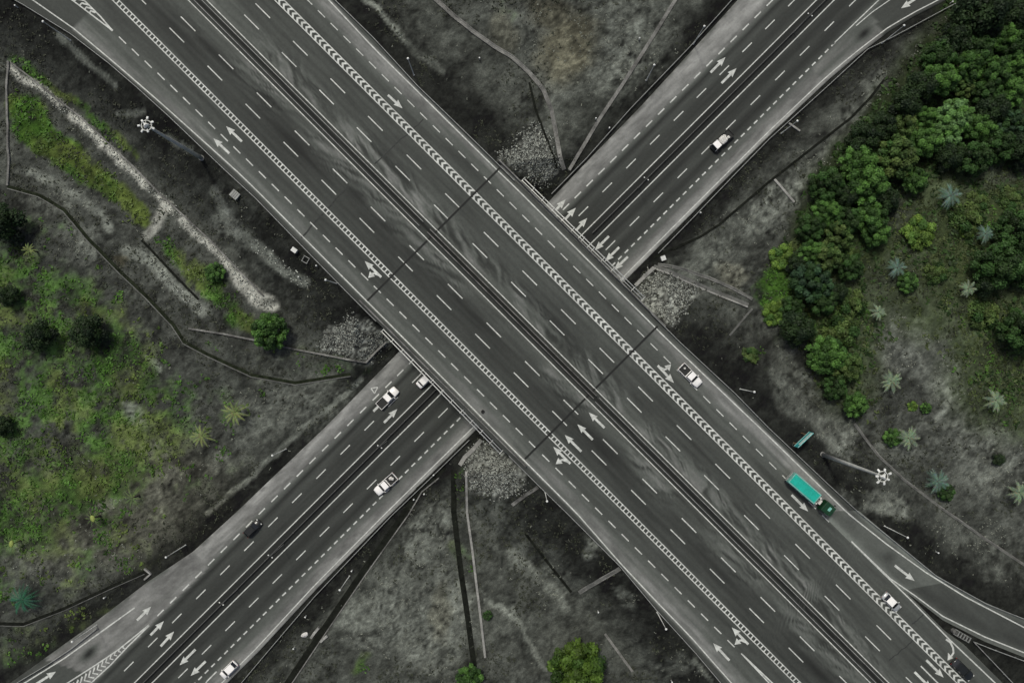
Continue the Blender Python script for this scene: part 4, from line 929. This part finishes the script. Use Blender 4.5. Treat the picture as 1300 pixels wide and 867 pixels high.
cb = MB().add([(h - 2.35, -1.15, .7), (h - .05, -1.15, .6), (h - .05, 1.15, .6), (h - 2.35, 1.15, .7), (h - 2.25, -1.08, 2.75), (h - .45, -1.05, 2.7), (h - .45, 1.05, 2.7), (h - 2.25, 1.08, 2.75)], [(3, 2, 1, 0), (4, 5, 6, 7), (0, 1, 5, 4), (1, 2, 6, 5), (2, 3, 7, 6), (3, 0, 4, 7)]).build('cab', M['green_cab'], t_, bevel=.12)
MB().add([(h - .17, -1.0, 1.55), (h - .17, 1.0, 1.55), (h - .37, .95, 2.45), (h - .37, -.95, 2.45), (h - .27, -1.0, 1.55), (h - .27, 1.0, 1.55), (h - .5, .95, 2.45), (h - .5, -.95, 2.45)], [(0, 1, 2, 3), (7, 6, 5, 4), (0, 4, 5, 1), (1, 5, 6, 2), (2, 6, 7, 3), (3, 7, 4, 0)]).build('windscreen', M['glass'], cb)
MB().box((h - 1.0, .1, 2.79), (.55, .8, .06)).build('roof_hatch', M['teal_rim'], cb, bevel=.02)
MB().box((h - .35, 0, 2.82), (.5, 1.9, .1)).build('sun_visor', M['green_cab'], cb, bevel=.03)
MB().box((h, 0, .65), (.16, 2.2, .4)).build('front_bumper', M['steel'], t_, bevel=.04)
for s_ in (-1, 1):
    MB().box((h - .02, s_ * .85, .95), (.1, .3, .2)).build('headlight', M['lamp'], t_); MB().box((h - .3, s_ * 1.35, 1.9), (.12, .25, .5)).build('mirror', M['trim'], t_)
    for q in (h - 1.3, h - 3.4, -h + 1.0, -h + 2.1, -h + 3.2): wheel(t_, q, s_ * 1.02, .5, .3)

# ------------------------------------------------------------------ plants
def leafset(n_, centers, radii, tints, size, seed, flat_=.30, zmin=-.35, jitter=.30):
    g = np.random.default_rng(seed); per = np.maximum(1, (n_ * radii ** 2 / np.sum(radii ** 2)).astype(int)); idx_ = np.repeat(np.arange(len(radii)), per); N = len(idx_)
    d = g.normal(size=(N, 3)); d /= np.linalg.norm(d, axis=1)[:, None]
    d[:, 2] = np.where(d[:, 2] < zmin, -d[:, 2], d[:, 2])
    rr = radii[idx_] * (g.uniform(.62, 1.04, N) + .16 * g.uniform(0, 1, N) ** 3); c_ = centers[idx_] + d * rr[:, None]
    nrm = d * (1 - flat_) + np.array([0, 0, flat_]) + g.normal(size=(N, 3)) * jitter; nrm /= np.linalg.norm(nrm, axis=1)[:, None]
    a = np.cross(nrm, g.normal(size=(N, 3))); a /= np.linalg.norm(a, axis=1)[:, None]; b = np.cross(nrm, a)
    sz = (size * g.uniform(.6, 1.3, N))[:, None]; a = a * sz; b = b * sz * .62
    co = np.stack([c_ - a, c_ - b, c_ + a, c_ + b], 1).reshape(-1, 3)
    t = tints[idx_] * g.uniform(.7, 1.3, N)[:, None]; cl = np.repeat(t, 4, axis=0)
    return co, cl
def quadfaces(n_): return np.arange(n_).reshape(-1, 4)
TREES = {}
def tree_proto(key, npuff, pr, base_col, col2, n_leaf, size, seed, dome=.75, hgt=5.0):
    g = np.random.default_rng(seed); cs = []; rs = []; ts = []
    k_ = 0
    while len(cs) < npuff and k_ < 4000:
        k_ += 1; q = g.uniform(-1, 1, 2)
        rho = np.hypot(*q)
        if rho > 1: continue
        r0 = g.uniform(*pr); p = np.array([q[0] * (1 - r0 * .75), q[1] * (1 - r0 * .75), dome * math.sqrt(max(0, 1 - rho * rho * .9)) + g.uniform(-.22, .2)])
        if any(np.linalg.norm((p - c_) * [1, 1, .7]) < .74 * (r0 + r1) for c_, r1 in zip(cs, rs)) and k_ < 3000: continue
        cs.append(p); rs.append(r0); m_ = g.uniform(0, 1); ts.append((np.array(base_col) * (1 - m_) + np.array(col2) * m_) * g.uniform(.55, 1.45))
    cs = np.array(cs) * 5.0; rs = np.array(rs) * 5.0; ts = np.array(ts); cs[:, 2] += hgt - 3
    co, cl = leafset(n_leaf, cs, rs, ts, size, seed + 1)
    # inner leaves so that the crown is not hollow
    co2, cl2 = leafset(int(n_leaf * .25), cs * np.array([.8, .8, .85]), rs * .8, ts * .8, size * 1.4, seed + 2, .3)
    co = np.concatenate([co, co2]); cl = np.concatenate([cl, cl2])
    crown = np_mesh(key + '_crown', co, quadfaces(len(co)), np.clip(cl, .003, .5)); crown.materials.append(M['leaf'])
    mb = MB(); mb.tube((0, 0, -.8), (0, 0, hgt * .6), .3, .2, 8)
    for c_ in cs[:7]: mb.tube((0, 0, hgt * .4), tuple(c_ * np.array([.85, .85, .9])), .15, .05, 6)
    tr = mb.mesh(key + '_trunk', True); tr.materials.append(M['bark']); TREES[key] = (crown, tr)
DK, MD, BR, OL, YL = (.019, .038, .010), (.026, .062, .014), (.066, .145, .028), (.072, .105, .028), (.09, .145, .022)
BL = (.030, .062, .034); PALE = (.095, .175, .062)
tree_proto('mid_a', 24, (.19, .31), MD, DK, 4600, .26, 101)
tree_proto('mid_b', 26, (.17, .29), MD, BR, 4600, .26, 102)
tree_proto('bright_a', 26, (.17, .29), BR, MD, 4600, .26, 103)
tree_proto('pale_a', 28, (.16, .27), PALE, BR, 4600, .26, 104)
tree_proto('olive_a', 24, (.18, .3), OL, MD, 3400, .30, 105)
tree_proto('dark_a', 16, (.28, .42), DK, (.012, .022, .010), 3400, .30, 106)
tree_proto('blue_a', 26, (.16, .26), BL, MD, 3400, .28, 107)
tree_proto('yellow_a', 22, (.2, .32), YL, BR, 3000, .28, 108, dome=.4, hgt=3.2)
tree_proto('low_a', 22, (.22, .36), OL, MD, 3000, .30, 109, dome=.3, hgt=2.6)
tree_proto('round_a', 30, (.18, .28), (.056, .096, .013), (.022, .050, .009), 4200, .30, 110, dome=.55, hgt=4.5)
seen = {}
def tree(px_, py_, r_px, key, label, cat='tree', ht=None, name='broadleaf_tree', group='trees beside the motorway'):
    crown, tr = TREES[key]; sc = r_px * S * .93 / 5.0
    zs = ht if ht else sc * (1.25 if cat == 'tree' else .9)
    f_ = GH(px_, py_, 4.0 * zs)
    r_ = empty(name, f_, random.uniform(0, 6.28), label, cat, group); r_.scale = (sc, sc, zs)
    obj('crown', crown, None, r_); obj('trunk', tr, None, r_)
T = [ # right-hand wood
 (1250, 14, 36, 'dark_a', 'dim dark tree in the top corner of the woods'), (1276, 46, 20, 'mid_b', 'small light tree in the woods below the dim dark corner tree'), (1290, 20, 24, 'dark_a', 'dark tree at the very corner of the woods beyond its neighbours'),
 (1194, 72, 22, 'mid_a', 'green tree at the woods edge nearest the ramp'), (1228, 86, 24, 'bright_a', 'bright tree in the upper row of the woods, second from the ramp'), (1262, 92, 24, 'bright_a', 'bright bushy tree in the upper row of the woods, middle one'), (1288, 86, 20, 'mid_b', 'green tree ending the upper row of the woods'),
 (1195, 101, 25, 'mid_b', 'wide green tree just below the woods edge by the ramp'), (1224, 110, 16, 'olive_a', 'brownish tree wedged between the bright upper trees'), (1253, 116, 18, 'mid_a', 'small green tree under the bright bushy tree of the upper row'), (1284, 116, 22, 'mid_b', 'green tree below the end of the upper row of the woods'),
 (1150, 132, 22, 'dark_a', 'dark tree where the woods meet the pale soil strip'), (1213, 148, 25, 'pale_a', 'pale green tree in the heart of the woods, largest of the pale ones'), (1246, 162, 21, 'mid_b', 'green tree right beside the largest pale tree'), (1203, 168, 21, 'pale_a', 'pale green tree directly below the largest pale tree'),
 (1148, 161, 20, 'olive_a', 'olive tree at the woods edge beside the dark shade'), (1175, 150, 17, 'mid_b', 'small green tree between the olive tree and the largest pale tree'), (1174, 181, 23, 'mid_b', 'green tree below the small one, left of the pale pair'), (1139, 199, 29, 'olive_a', 'large olive tree on the woods edge over the soil strip'),
 (1092, 207, 26, 'mid_b', 'green tree nearest the narrow dark ditch'), (1236, 200, 25, 'mid_a', 'dull green tree above the bluish palm'), (1285, 158, 20, 'blue_a', 'bluish tree at the woods far side'),
 (1050, 234, 24, 'mid_a', 'dark green tree at the tip of the woods towards the soil strip'), (1102, 234, 29, 'mid_b', 'broad green tree below the large olive tree'), (1162, 229, 19, 'bright_a', 'bright compact tree standing clear beside bare ground'),
 (1049, 268, 20, 'mid_b', 'green tree second from the tip of the woods'), (1076, 280, 20, 'mid_a', 'green tree inside the lower woods among taller crowns'), (1107, 277, 24, 'bright_a', 'bright tree on the inner side of the lower woods'), (1030, 289, 19, 'mid_a', 'green tree over the meeting of ditch and bright weeds'),
 (1066, 299, 20, 'olive_a', 'olive tree in the middle of the lower woods'), (1114, 296, 19, 'mid_b', 'green tree below the bright tree of the lower woods'), (1049, 326, 22, 'olive_a', 'dull olive tree above the bluish clumped tree'), (1083, 326, 16, 'low_a', 'small low tree at the inner edge of the lower woods'),
 (1031, 358, 28, 'blue_a', 'bluish tree of many small clumps beside the bright weeds'), (1045, 384, 19, 'mid_a', 'small dark green tree touching the bluish clumped tree'), (1012, 418, 25, 'dark_a', 'dark green tree at the bottom of the bright weeds'), (1012, 335, 16, 'dark_a', 'small dark tree behind the bright weed patch'),
 (1270, 336, 32, 'mid_a', 'wide dim tree beyond the olive grass'), (1250, 360, 18, 'dark_a', 'small dim tree beside the pale little palm'), (1300, 345, 22, 'mid_a', 'dim tree cut by the photo edge above the grass'),
 (1096, 176, 24, 'dark_a', 'dark tree added for the shade at the woods edge nearest the soil strip bend'), (1122, 160, 20, 'dark_a', 'dark tree added for shade, wedged behind the olive edge tree'), (1172, 110, 22, 'dark_a', 'dark tree added for shade between the ramp side trees'), (1215, 50, 24, 'dark_a', 'dark tree added for shade near the ramp top'), (1226, 24, 22, 'dark_a', 'dark tree added for shade, closest to the ramp arrow'),  # dark trees added where the woods edge lies in shade
 (1075, 250, 18, 'dark_a', 'dark tree added for shade, hidden between the lower wood crowns'), (1125, 255, 20, 'dark_a', 'dark tree added for shade in the gap below the broad green tree'), (1262, 140, 22, 'dark_a', 'dark tree added for shade in the gap right of the pale pair'), (1270, 185, 22, 'mid_a', 'dull green tree near the bluish wood tree'), (1300, 190, 24, 'dark_a', 'dark tree at the photo edge below the bluish wood tree'), (1205, 200, 20, 'dark_a', 'dark tree added for shade below the pale pair of crowns'),  # dark trees in the gaps are added in place of shade between crowns
 (1240, 275, 26, 'low_a', 'low dull thicket right of the bluish clearing palm'), (1292, 292, 30, 'mid_a', 'wide dull tree at the photo edge level with the yellow bush'), (1195, 345, 18, 'low_a', 'low dull thicket in the olive clearing'), (1260, 400, 24, 'low_a', 'low dull thicket on the olive grass'),
 (1300, 60, 24, 'mid_a', 'green tree at the photo edge in the upper woods'), (1242, 62, 22, 'mid_a', 'dull tree behind the bright upper row'), (1062, 372, 16, 'dark_a', 'dark little tree behind the bluish clumped tree'), (1080, 340, 18, 'mid_a', 'shaded green tree by the inner thicket'), (1030, 320, 18, 'mid_b', 'green tree between the bright weeds and dull olive tree'), (1006, 390, 16, 'mid_a', 'small green tree among the bright weeds'),
 (1051, 450, 27, 'mid_b', 'green tree alone between scrub and bare grey soil'), (1076, 466, 22, 'olive_a', 'olive tree leaning against the lone green tree'), (1060, 492, 17, 'mid_a', 'small dim tree below the lone green tree'), (1086, 514, 18, 'mid_b', 'round green tree at the lower end of the woods'),
 (1075, 420, 28, 'low_a', 'low olive thicket above the lone green tree'), (1088, 385, 24, 'low_a', 'low olive thicket beside the bluish clumped tree'), (1300, 420, 30, 'mid_a', 'dark tree at the photo edge over the grass'),
 (50, 427, 22, 'dark_a', 'dark round tree in the meadow, the one nearer the photo edge'), (112, 421, 24, 'dark_a', 'dark round tree in the meadow, the one nearer the winding ditch'), (10, 376, 15, 'dark_a', 'small dark tree at the photo edge over the meadow'),
 (2, 284, 30, 'dark_a', 'large dark tree where the winding ditch leaves the photo'), (4, 541, 14, 'dark_a', 'small dark tree at the photo edge in the lower meadow'),
 (733, 854, 38, 'round_a', 'big round bright tree on the dark slope at the photo bottom'), (595, 862, 19, 'bright_a', 'small bright tree at the end of the dark straight drain'), (342, 420, 26, 'bright_a', 'bright tree where the low grey wall starts'),
]
for a in T: tree(a[0], a[1], a[2], a[3], a[4])
B = [(272, 346, 14, 'bright_a', 'round green bush beside the sandy track'), (1134, 555, 13, 'bright_a', 'round green bush touching the palm near the thin drain'), (1160, 516, 8, 'yellow_a', 'bright yellow green bush on bare soil, larger of two touching ones'), (1176, 518, 8, 'bright_a', 'bright green bush on bare soil, smaller of two touching ones'),
 (1202, 625, 12, 'mid_a', 'dark green bush under the palm behind the mast'), (1268, 583, 9, 'dark_a', 'small dark bush alone on pale soil'), (1153, 358, 15, 'bright_a', 'green bush under the bluish palm with thin leaves'), (1172, 294, 24, 'yellow_a', 'wide yellow green bush in the clearing of the woods'),
 (1230, 293, 11, 'yellow_a', 'speckled yellow bush beside a pale palm'), (985, 398, 18, 'yellow_a', 'yellow green bush at the lower end of the bright weeds'), (996, 326, 20, 'yellow_a', 'yellow green bush at the upper end of the bright weeds'), (954, 452, 14, 'low_a', 'flat green bush alone on grey scrub below the stone slope'), (1247, 253, 18, 'low_a', 'flat olive bush near the bluish palm in the clearing'), (1290, 250, 20, 'low_a', 'flat olive bush at the photo edge by the clearing'),
 (619, 781, 7, 'mid_a', 'tiny green bush beside the long pale wall'), (155, 20, 1, 'mid_a', None)]
for a in B:
    if a[4]: tree(a[0], a[1], a[2], a[3], a[4], 'bush', name='round_bush', group='bushes on the rough ground')
# palms
def palm_mesh(n_f, wid, droop, c1, c2, seed, two_tone=.0):
    g = random.Random(seed); mb = MB()
    for i in range(n_f):
        a = 2 * math.pi * i / n_f + g.uniform(-.22, .22); L = g.uniform(.75, 1.08); up = g.uniform(.25, .7); t0 = g.uniform(.75, 1.2); m_ = g.random()
        cl = tuple((p * (1 - m_) + q * m_) * t0 for p, q in zip(c1, c2)); n = 7; ca, sa = math.cos(a), math.sin(a); P0 = []
        for k_ in range(n + 1):
            t = k_ / n; r0 = L * t; zz = up * math.sin(t * 2.2) * .5 - droop * t * t; wv = wid * math.sin(math.pi * min(1, .12 + t * .9)) ** .7
            P0.append((r0, zz, wv))
        for (ra, za, wa), (rb, zb, wb) in zip(P0[:-1], P0[1:]):
            for s_ in (-1, 1):     # leaflets along the rib
                for q in (0, .5):
                    r1 = ra + (rb - ra) * q; z1 = za + (zb - za) * q; w1 = wa + (wb - wa) * q; r2 = r1 + (rb - ra) * .42
                    tip = (r1 + (rb - ra) * 1.1, s_ * w1, z1 - w1 * .3)
                    vs = [(r1, 0, z1), (r2, 0, z1), tip]
                    mb.add([(x_ * ca - y_ * sa, x_ * sa + y_ * ca, z_) for x_, y_, z_ in vs], [(0, 1, 2)], tuple(c_ * g.uniform(.8, 1.2) for c_ in cl))
    me = mb.mesh('palm_crown'); me.materials.append(M['leaf']); return me
trunkm = MB().lathe((0, 0, 0), [(.22, -1), (.18, .5), (.13, 1)], 8).mesh('palm_trunk', True); trunkm.materials.append(M['bark'])
PM = {'star': palm_mesh(12, .13, .35, (.19, .22, .075), (.12, .17, .05), 1), 'thin': palm_mesh(10, .07, .4, (.12, .17, .05), (.08, .13, .04), 2), 'dense': palm_mesh(22, .11, .5, (.012, .07, .035), (.02, .09, .05), 3),
      'pale': palm_mesh(15, .20, .35, (.20, .25, .16), (.13, .19, .12), 4), 'blue': palm_mesh(15, .18, .4, (.13, .20, .16), (.07, .12, .09), 5)}
def palm(px_, py_, r_px, key, label, ht=3.0):
    f_ = GH(px_, py_, ht); sc = r_px * S * .97
    r_ = empty('palm', f_, random.uniform(0, 6.28), label, 'palm', 'small palms on the rough ground')
    c_ = obj('crown', PM[key], None, r_); c_.location = (0, 0, ht); c_.scale = (sc, sc, sc)
    t = obj('trunk', trunkm, None, r_); t.scale = (1, 1, ht)
    return r_, ht
for a in [(298.5, 523, 18, 'star', 'star shaped yellow green palm nearest the pale shoulder'), (256.5, 553, 16, 'star', 'star shaped palm below the yellow green one'), (168, 632, 16, 'thin', 'thin dull palm between pale soil patches in the meadow'), (118, 658, 13, 'thin', 'thin palm with a bright yellow heart in the lower meadow'),
          (15, 690, 15, 'thin', 'thin palm with a pale heart at the photo edge'), (29, 761, 21, 'dense', 'dense blue green palm above the small meadow ditch'), (37, 318, 10, 'star', 'tiny light palm near the large dark tree'), (1131, 484, 15, 'pale', 'pale palm alone on the grey soil right of the lone trees'), (1264, 508, 15, 'pale', 'whitish palm on the edge of the olive grass'),
          (1115, 396, 11, 'pale', 'small pale palm in the clearing near the low thickets'), (1207, 249, 17, 'blue', 'bluish palm at the top of the clearing'), (1139, 340, 14, 'blue', 'bluish palm with thin leaves above a green bush'), (1229, 367, 12, 'pale', 'little pale palm beside the dim tree'),
          (1251, 297, 13, 'blue', 'dull bluish palm beside the speckled yellow bush'), (1153, 556, 15, 'pale', 'pale palm beside the round green bush near the thin drain'), (1190, 611, 17, 'blue', 'large bluish palm over a dark bush behind the mast'), (1294, 625, 15, 'pale', 'pale palm at the photo edge below the grass')]:
    r_, ht = palm(*a)
    if 'heart' in a[4]:
        bm = bmesh.new(); bmesh.ops.create_icosphere(bm, subdivisions=2, radius=.62); me = bpy.data.meshes.new('palm_heart'); bm.to_mesh(me); bm.free()
        at_ = me.color_attributes.new('Col', 'FLOAT_COLOR', 'POINT'); at_.data.foreach_set('color', np.tile(np.array([.22, .27, .07, 1], np.float32), len(me.vertices)))
        me.materials.append(M['leaf']); o = obj('heart', me, None, r_); o.location = (0, 0, ht + .1); o.scale = (1.2, .75, .6)

# ------------------------------------------------------------------ ground cover (too many blades and weeds to count)
def cover(name, label, n_, region, cfn, size, seed, cat, puffs=5):
    g = np.random.default_rng(seed); co = []; cl = []
    a = g.uniform(-60, 1360, n_ * 4); b = g.uniform(-60, 930, n_ * 4); p = region(a, b); keep = g.uniform(0, 1, len(a)) < p; a, b = a[keep][:n_], b[keep][:n_]
    zz = np.zeros(len(a))
    for _ in range(4):
        k_ = S * (H - zz) / H; X_ = (a - 650) * k_; Y_ = (433.5 - b) * k_; zz = h_ground(X_, Y_)
    N = len(a); cen = np.stack([X_, Y_, zz + .1], 1); sz = size * g.uniform(.5, 1.5, N)
    cen = np.repeat(cen, puffs, axis=0); szr = np.repeat(sz, puffs); m_ = len(cen)
    cen = cen + g.normal(size=(m_, 3)) * np.array([1, 1, .25]) * szr[:, None] * .8
    nrm = g.normal(size=(m_, 3)) * .55 + np.array([0, 0, 1]); nrm /= np.linalg.norm(nrm, axis=1)[:, None]
    t1 = np.cross(nrm, g.normal(size=(m_, 3))); t1 /= np.linalg.norm(t1, axis=1)[:, None]; t2 = np.cross(nrm, t1)
    t1 = t1 * szr[:, None] * .9; t2 = t2 * szr[:, None] * .5
    co = np.stack([cen - t1, cen - t2, cen + t1, cen + t2], 1).reshape(-1, 3)
    c_ = np.repeat(cfn(a, b, g), puffs, axis=0) * g.uniform(.85, 1.15, (m_, 1)); c_ = np.repeat(c_, 4, axis=0)
    me = np_mesh(name, co, quadfaces(len(co)), np.clip(c_, .004, .5)); tag(obj(name, me, M['leaf']), label, cat, kind='stuff')
def off_road(a, b):
    u = a + b; v = b - a; s_ = a - b; w_ = a + b
    # upper band widened a little; lower band
    out1 = (v > vSW(u) + 9) | (v < vNE_all(u) - 9); out2 = (w_ < wL(s_) - 9) | (w_ > wR(s_) + 9)
    return (out1 & out2).astype(float)
def gmask(a, b): return np.maximum.reduce([amt * polymask(a, b, poly_, soft) for poly_, amt, soft in GREEN])
def near_track(a, b): return sstep(5, 10, pdist(a, b, TRACK))
def reg_green(a, b): return off_road(a, b) * near_track(a, b) * np.clip(gmask(a, b) * 1.1, 0, 1) * sstep(.32, .6, fbm(a, b, 18, 2, 3) + (gmask(a, b) - .5) * .3 - .12 * sstep(.44, .62, fbm(a, b, 34, 151, 4)) * (gmask(a, b) < .8))
def col_green(a, b, g):
    h_ = sstep(.42, .75, fbm(a, b, 40, 91, 3))[:, None]; return (np.array([.042, .100, .014]) * (1 - h_) + np.array([.072, .102, .024]) * h_) * (.35 + 1.3 * fbm(a, b, 22, 2, 4))[:, None] * g.uniform(.65, 1.25, (len(a), 1))
cover('meadow_weeds', 'green weeds and grass tufts over the meadow and track sides', 13000, reg_green, col_green, .33, 301, 'weeds')
LIGHTS = [(770, 50, 85, 75), (690, 45, 60, 40), (930, 350, 26, 16), (480, 780, 44, 60), (545, 682, 34, 48), (550, 800, 44, 60), (590, 770, 16, 50), (1150, 440, 45, 40), (1205, 480, 42, 34), (1255, 590, 55, 44), (1060, 545, 34, 20), (290, 280, 18, 28), (100, 250, 45, 20), (105, 310, 30, 26), (197, 569, 20, 14), (215, 606, 18, 14),
    (270, 586, 26, 16), (150, 642, 40, 14), (330, 530, 70, 38), (45, 710, 40, 30), (120, 700, 60, 34), (795, 757, 18, 14), (700, 740, 26, 34), (1180, 60, 30, 20), (1120, 115, 30, 20), (1050, 195, 40, 20), (960, 280, 44, 18), (870, 845, 26, 22), (1230, 680, 60, 30), (1100, 640, 50, 24), (225, 350, 40, 24)]
def light_at(a, b):
    m_ = np.zeros(a.shape)
    for (q, r_, sx, sy) in LIGHTS: m_ = np.maximum(m_, 1 - sstep(.5, 1.3, np.hypot((a - q) / sx, (b - r_) / sy)))
    return m_
def reg_scrub(a, b):
    return off_road(a, b) * near_track(a, b) * sstep(.42, .62, fbm(a, b, 45, 12, 3)) * (1 - .75 * np.maximum.reduce([polymask(a, b, q_, 4) for q_ in ([(636, 198), (680, 160), (706, 214), (660, 220)], [(812, 372), (828, 344), (886, 366), (850, 408)], [(404, 440), (445, 402), (490, 432), (466, 458)], [(590, 590), (625, 556), (668, 602), (630, 632)])]))
def col_scrub(a, b, g):
    return np.array([.028, .032, .020]) * g.uniform(.6, 1.5, (len(a), 1))
cover('dry_scrub', 'dark dry scrub tufts over the rough ground', 12000, lambda a, b: reg_scrub(a, b) * (1 - .85 * light_at(a, b)), col_scrub, .2, 302, 'scrub', 4)

# ------------------------------------------------------------------ loose stones and pale tufts (nobody could count them)
def stones(name, label, n_, region, lo, hi, size, seed, flat_=.55):
    g = np.random.default_rng(seed); a = g.uniform(-20, 1320, n_ * 420); b = g.uniform(-20, 890, len(a)); keep = g.uniform(0, 1, len(a)) < region(a, b); a, b = a[keep][:n_], b[keep][:n_]
    zz = np.zeros(len(a))
    for _ in range(4):
        k_ = S * (H - zz) / H; X_ = (a - 650) * k_; Y_ = (433.5 - b) * k_; zz = h_ground(X_, Y_)
    N = len(a); c_ = np.stack([X_, Y_, zz + .05], 1); oc = np.array([[1, 0, 0], [0, 1, 0], [-1, 0, 0], [0, -1, 0], [0, 0, 1], [0, 0, -1]], float)
    th = g.uniform(0, 6.28, N); sz = size * g.uniform(.5, 1.5, (N, 1, 1)); v_ = np.repeat(oc[None], N, 0) * (1 + g.uniform(-.3, .3, (N, 6, 3)) ) + g.normal(size=(N, 6, 3)) * .16
    v_[..., 2] *= flat_; ct, st_ = np.cos(th)[:, None], np.sin(th)[:, None]; xx = v_[..., 0] * ct - v_[..., 1] * st_; yy = v_[..., 0] * st_ + v_[..., 1] * ct
    co = np.stack([xx, yy, v_[..., 2]], 2) * sz + c_[:, None]; f0 = np.array([[0, 1, 4], [1, 2, 4], [2, 3, 4], [3, 0, 4], [1, 0, 5], [2, 1, 5], [3, 2, 5], [0, 3, 5]])
    fs = (f0[None] + np.arange(N)[:, None, None] * 6).reshape(-1, 3); t = lo + (hi - lo) * g.uniform(0, 1, N) ** 1.6; cl = np.repeat(t[:, None] * np.array([.95, 1, .88]), 6, 0)
    tag(obj(name, np_mesh(name, co.reshape(-1, 3), fs, cl), M['stone']), label, 'stones', kind='stuff')
RIP = [[(636, 198), (652, 182), (680, 160), (692, 172), (704, 210), (690, 232), (660, 222)], [(808, 376), (828, 346), (884, 366), (870, 388), (850, 410)], [(406, 440), (445, 403), (478, 420), (490, 432), (466, 456), (430, 447)], [(596, 590), (602, 572), (625, 557), (666, 602), (660, 620), (630, 628), (598, 618)]]
def reg_rip(a, b): return np.maximum.reduce([polymask(a, b, q_, 11) for q_ in RIP]) ** 1.3 * off_road(a, b) * sstep(.25, .55, fbm(a, b, 14, 83, 3))
stones('riprap_stones', 'pale broken stones covering the slopes at the bridge corners', 9500, reg_rip, .02, .36, .145, 401)
def reg_tr(a, b): return (1 - sstep(2, 9, pdist(a, b, TRACK))) * .8 + .5 * (1 - sstep(2, 10, pdist(a, b, [(323, 310), (348, 330), (388, 360)]))) + .4 * (1 - sstep(2, 9, pdist(a, b, [(192, 330), (212, 357), (252, 392)])))
stones('track_rubble', 'pale rubble and stones strewn along the sandy track', 1400, reg_tr, .05, .5, .13, 402)
def reg_pale(a, b):
    return np.maximum(.05, light_at(a, b)) * off_road(a, b) * sstep(.35, .6, fbm(a, b, 11, 72, 3))
cover('pale_dry_grass', 'pale dry grass tufts on the lighter patches of ground', 16000, reg_pale, lambda a, b, g: np.array([.150, .160, .130]) * g.uniform(.5, 1.5, (len(a), 1)), .12, 303, 'dry grass', 4)
def reg_under(a, b): return polymask(a, b, [(1005, 300), (1035, 220), (1080, 170), (1125, 115), (1185, 45), (1235, -60), (1400, -60), (1400, 205), (1250, 210), (1140, 220), (1115, 330), (1060, 350), (1040, 425), (992, 425)], 6) * .9 + .6 * polymask(a, b, [(1130, 230), (1340, 205), (1340, 560), (1240, 500), (1190, 420), (1140, 330)], 24) * sstep(.4, .6, fbm(a, b, 30, 19, 3)) + .5 * polymask(a, b, [(1010, 420), (1110, 330), (1120, 430), (1090, 530), (1060, 500)], 14)
def reg_clear(a, b): return off_road(a, b) * np.maximum.reduce([.9 * polymask(a, b, [(1125, 235), (1180, 205), (1340, 200), (1340, 560), (1260, 530), (1225, 470), (1170, 410), (1120, 380)], 26), .8 * polymask(a, b, [(1000, 420), (1095, 320), (1125, 400), (1100, 530), (1060, 510)], 16)]) * sstep(.22, .48, fbm(a, b, 24, 119, 4))
cover('clearing_grass', 'dull olive grass over the clearing behind the trees', 15000, reg_clear, lambda a, b, g: np.array([.046, .062, .021]) * g.uniform(.5, 1.4, (len(a), 1)) * (.4 + 1.2 * fbm(a, b, 30, 121, 3))[:, None], .28, 305, 'grass', 5)
cover('undergrowth', 'undergrowth coloured dark for the shade between the trees of the woods', 9000, reg_under, lambda a, b, g: np.array([.022, .044, .011]) * g.uniform(.5, 1.6, (len(a), 1)), .5, 304, 'undergrowth', 6)  # plants between the trunks, their dark green standing in for shade
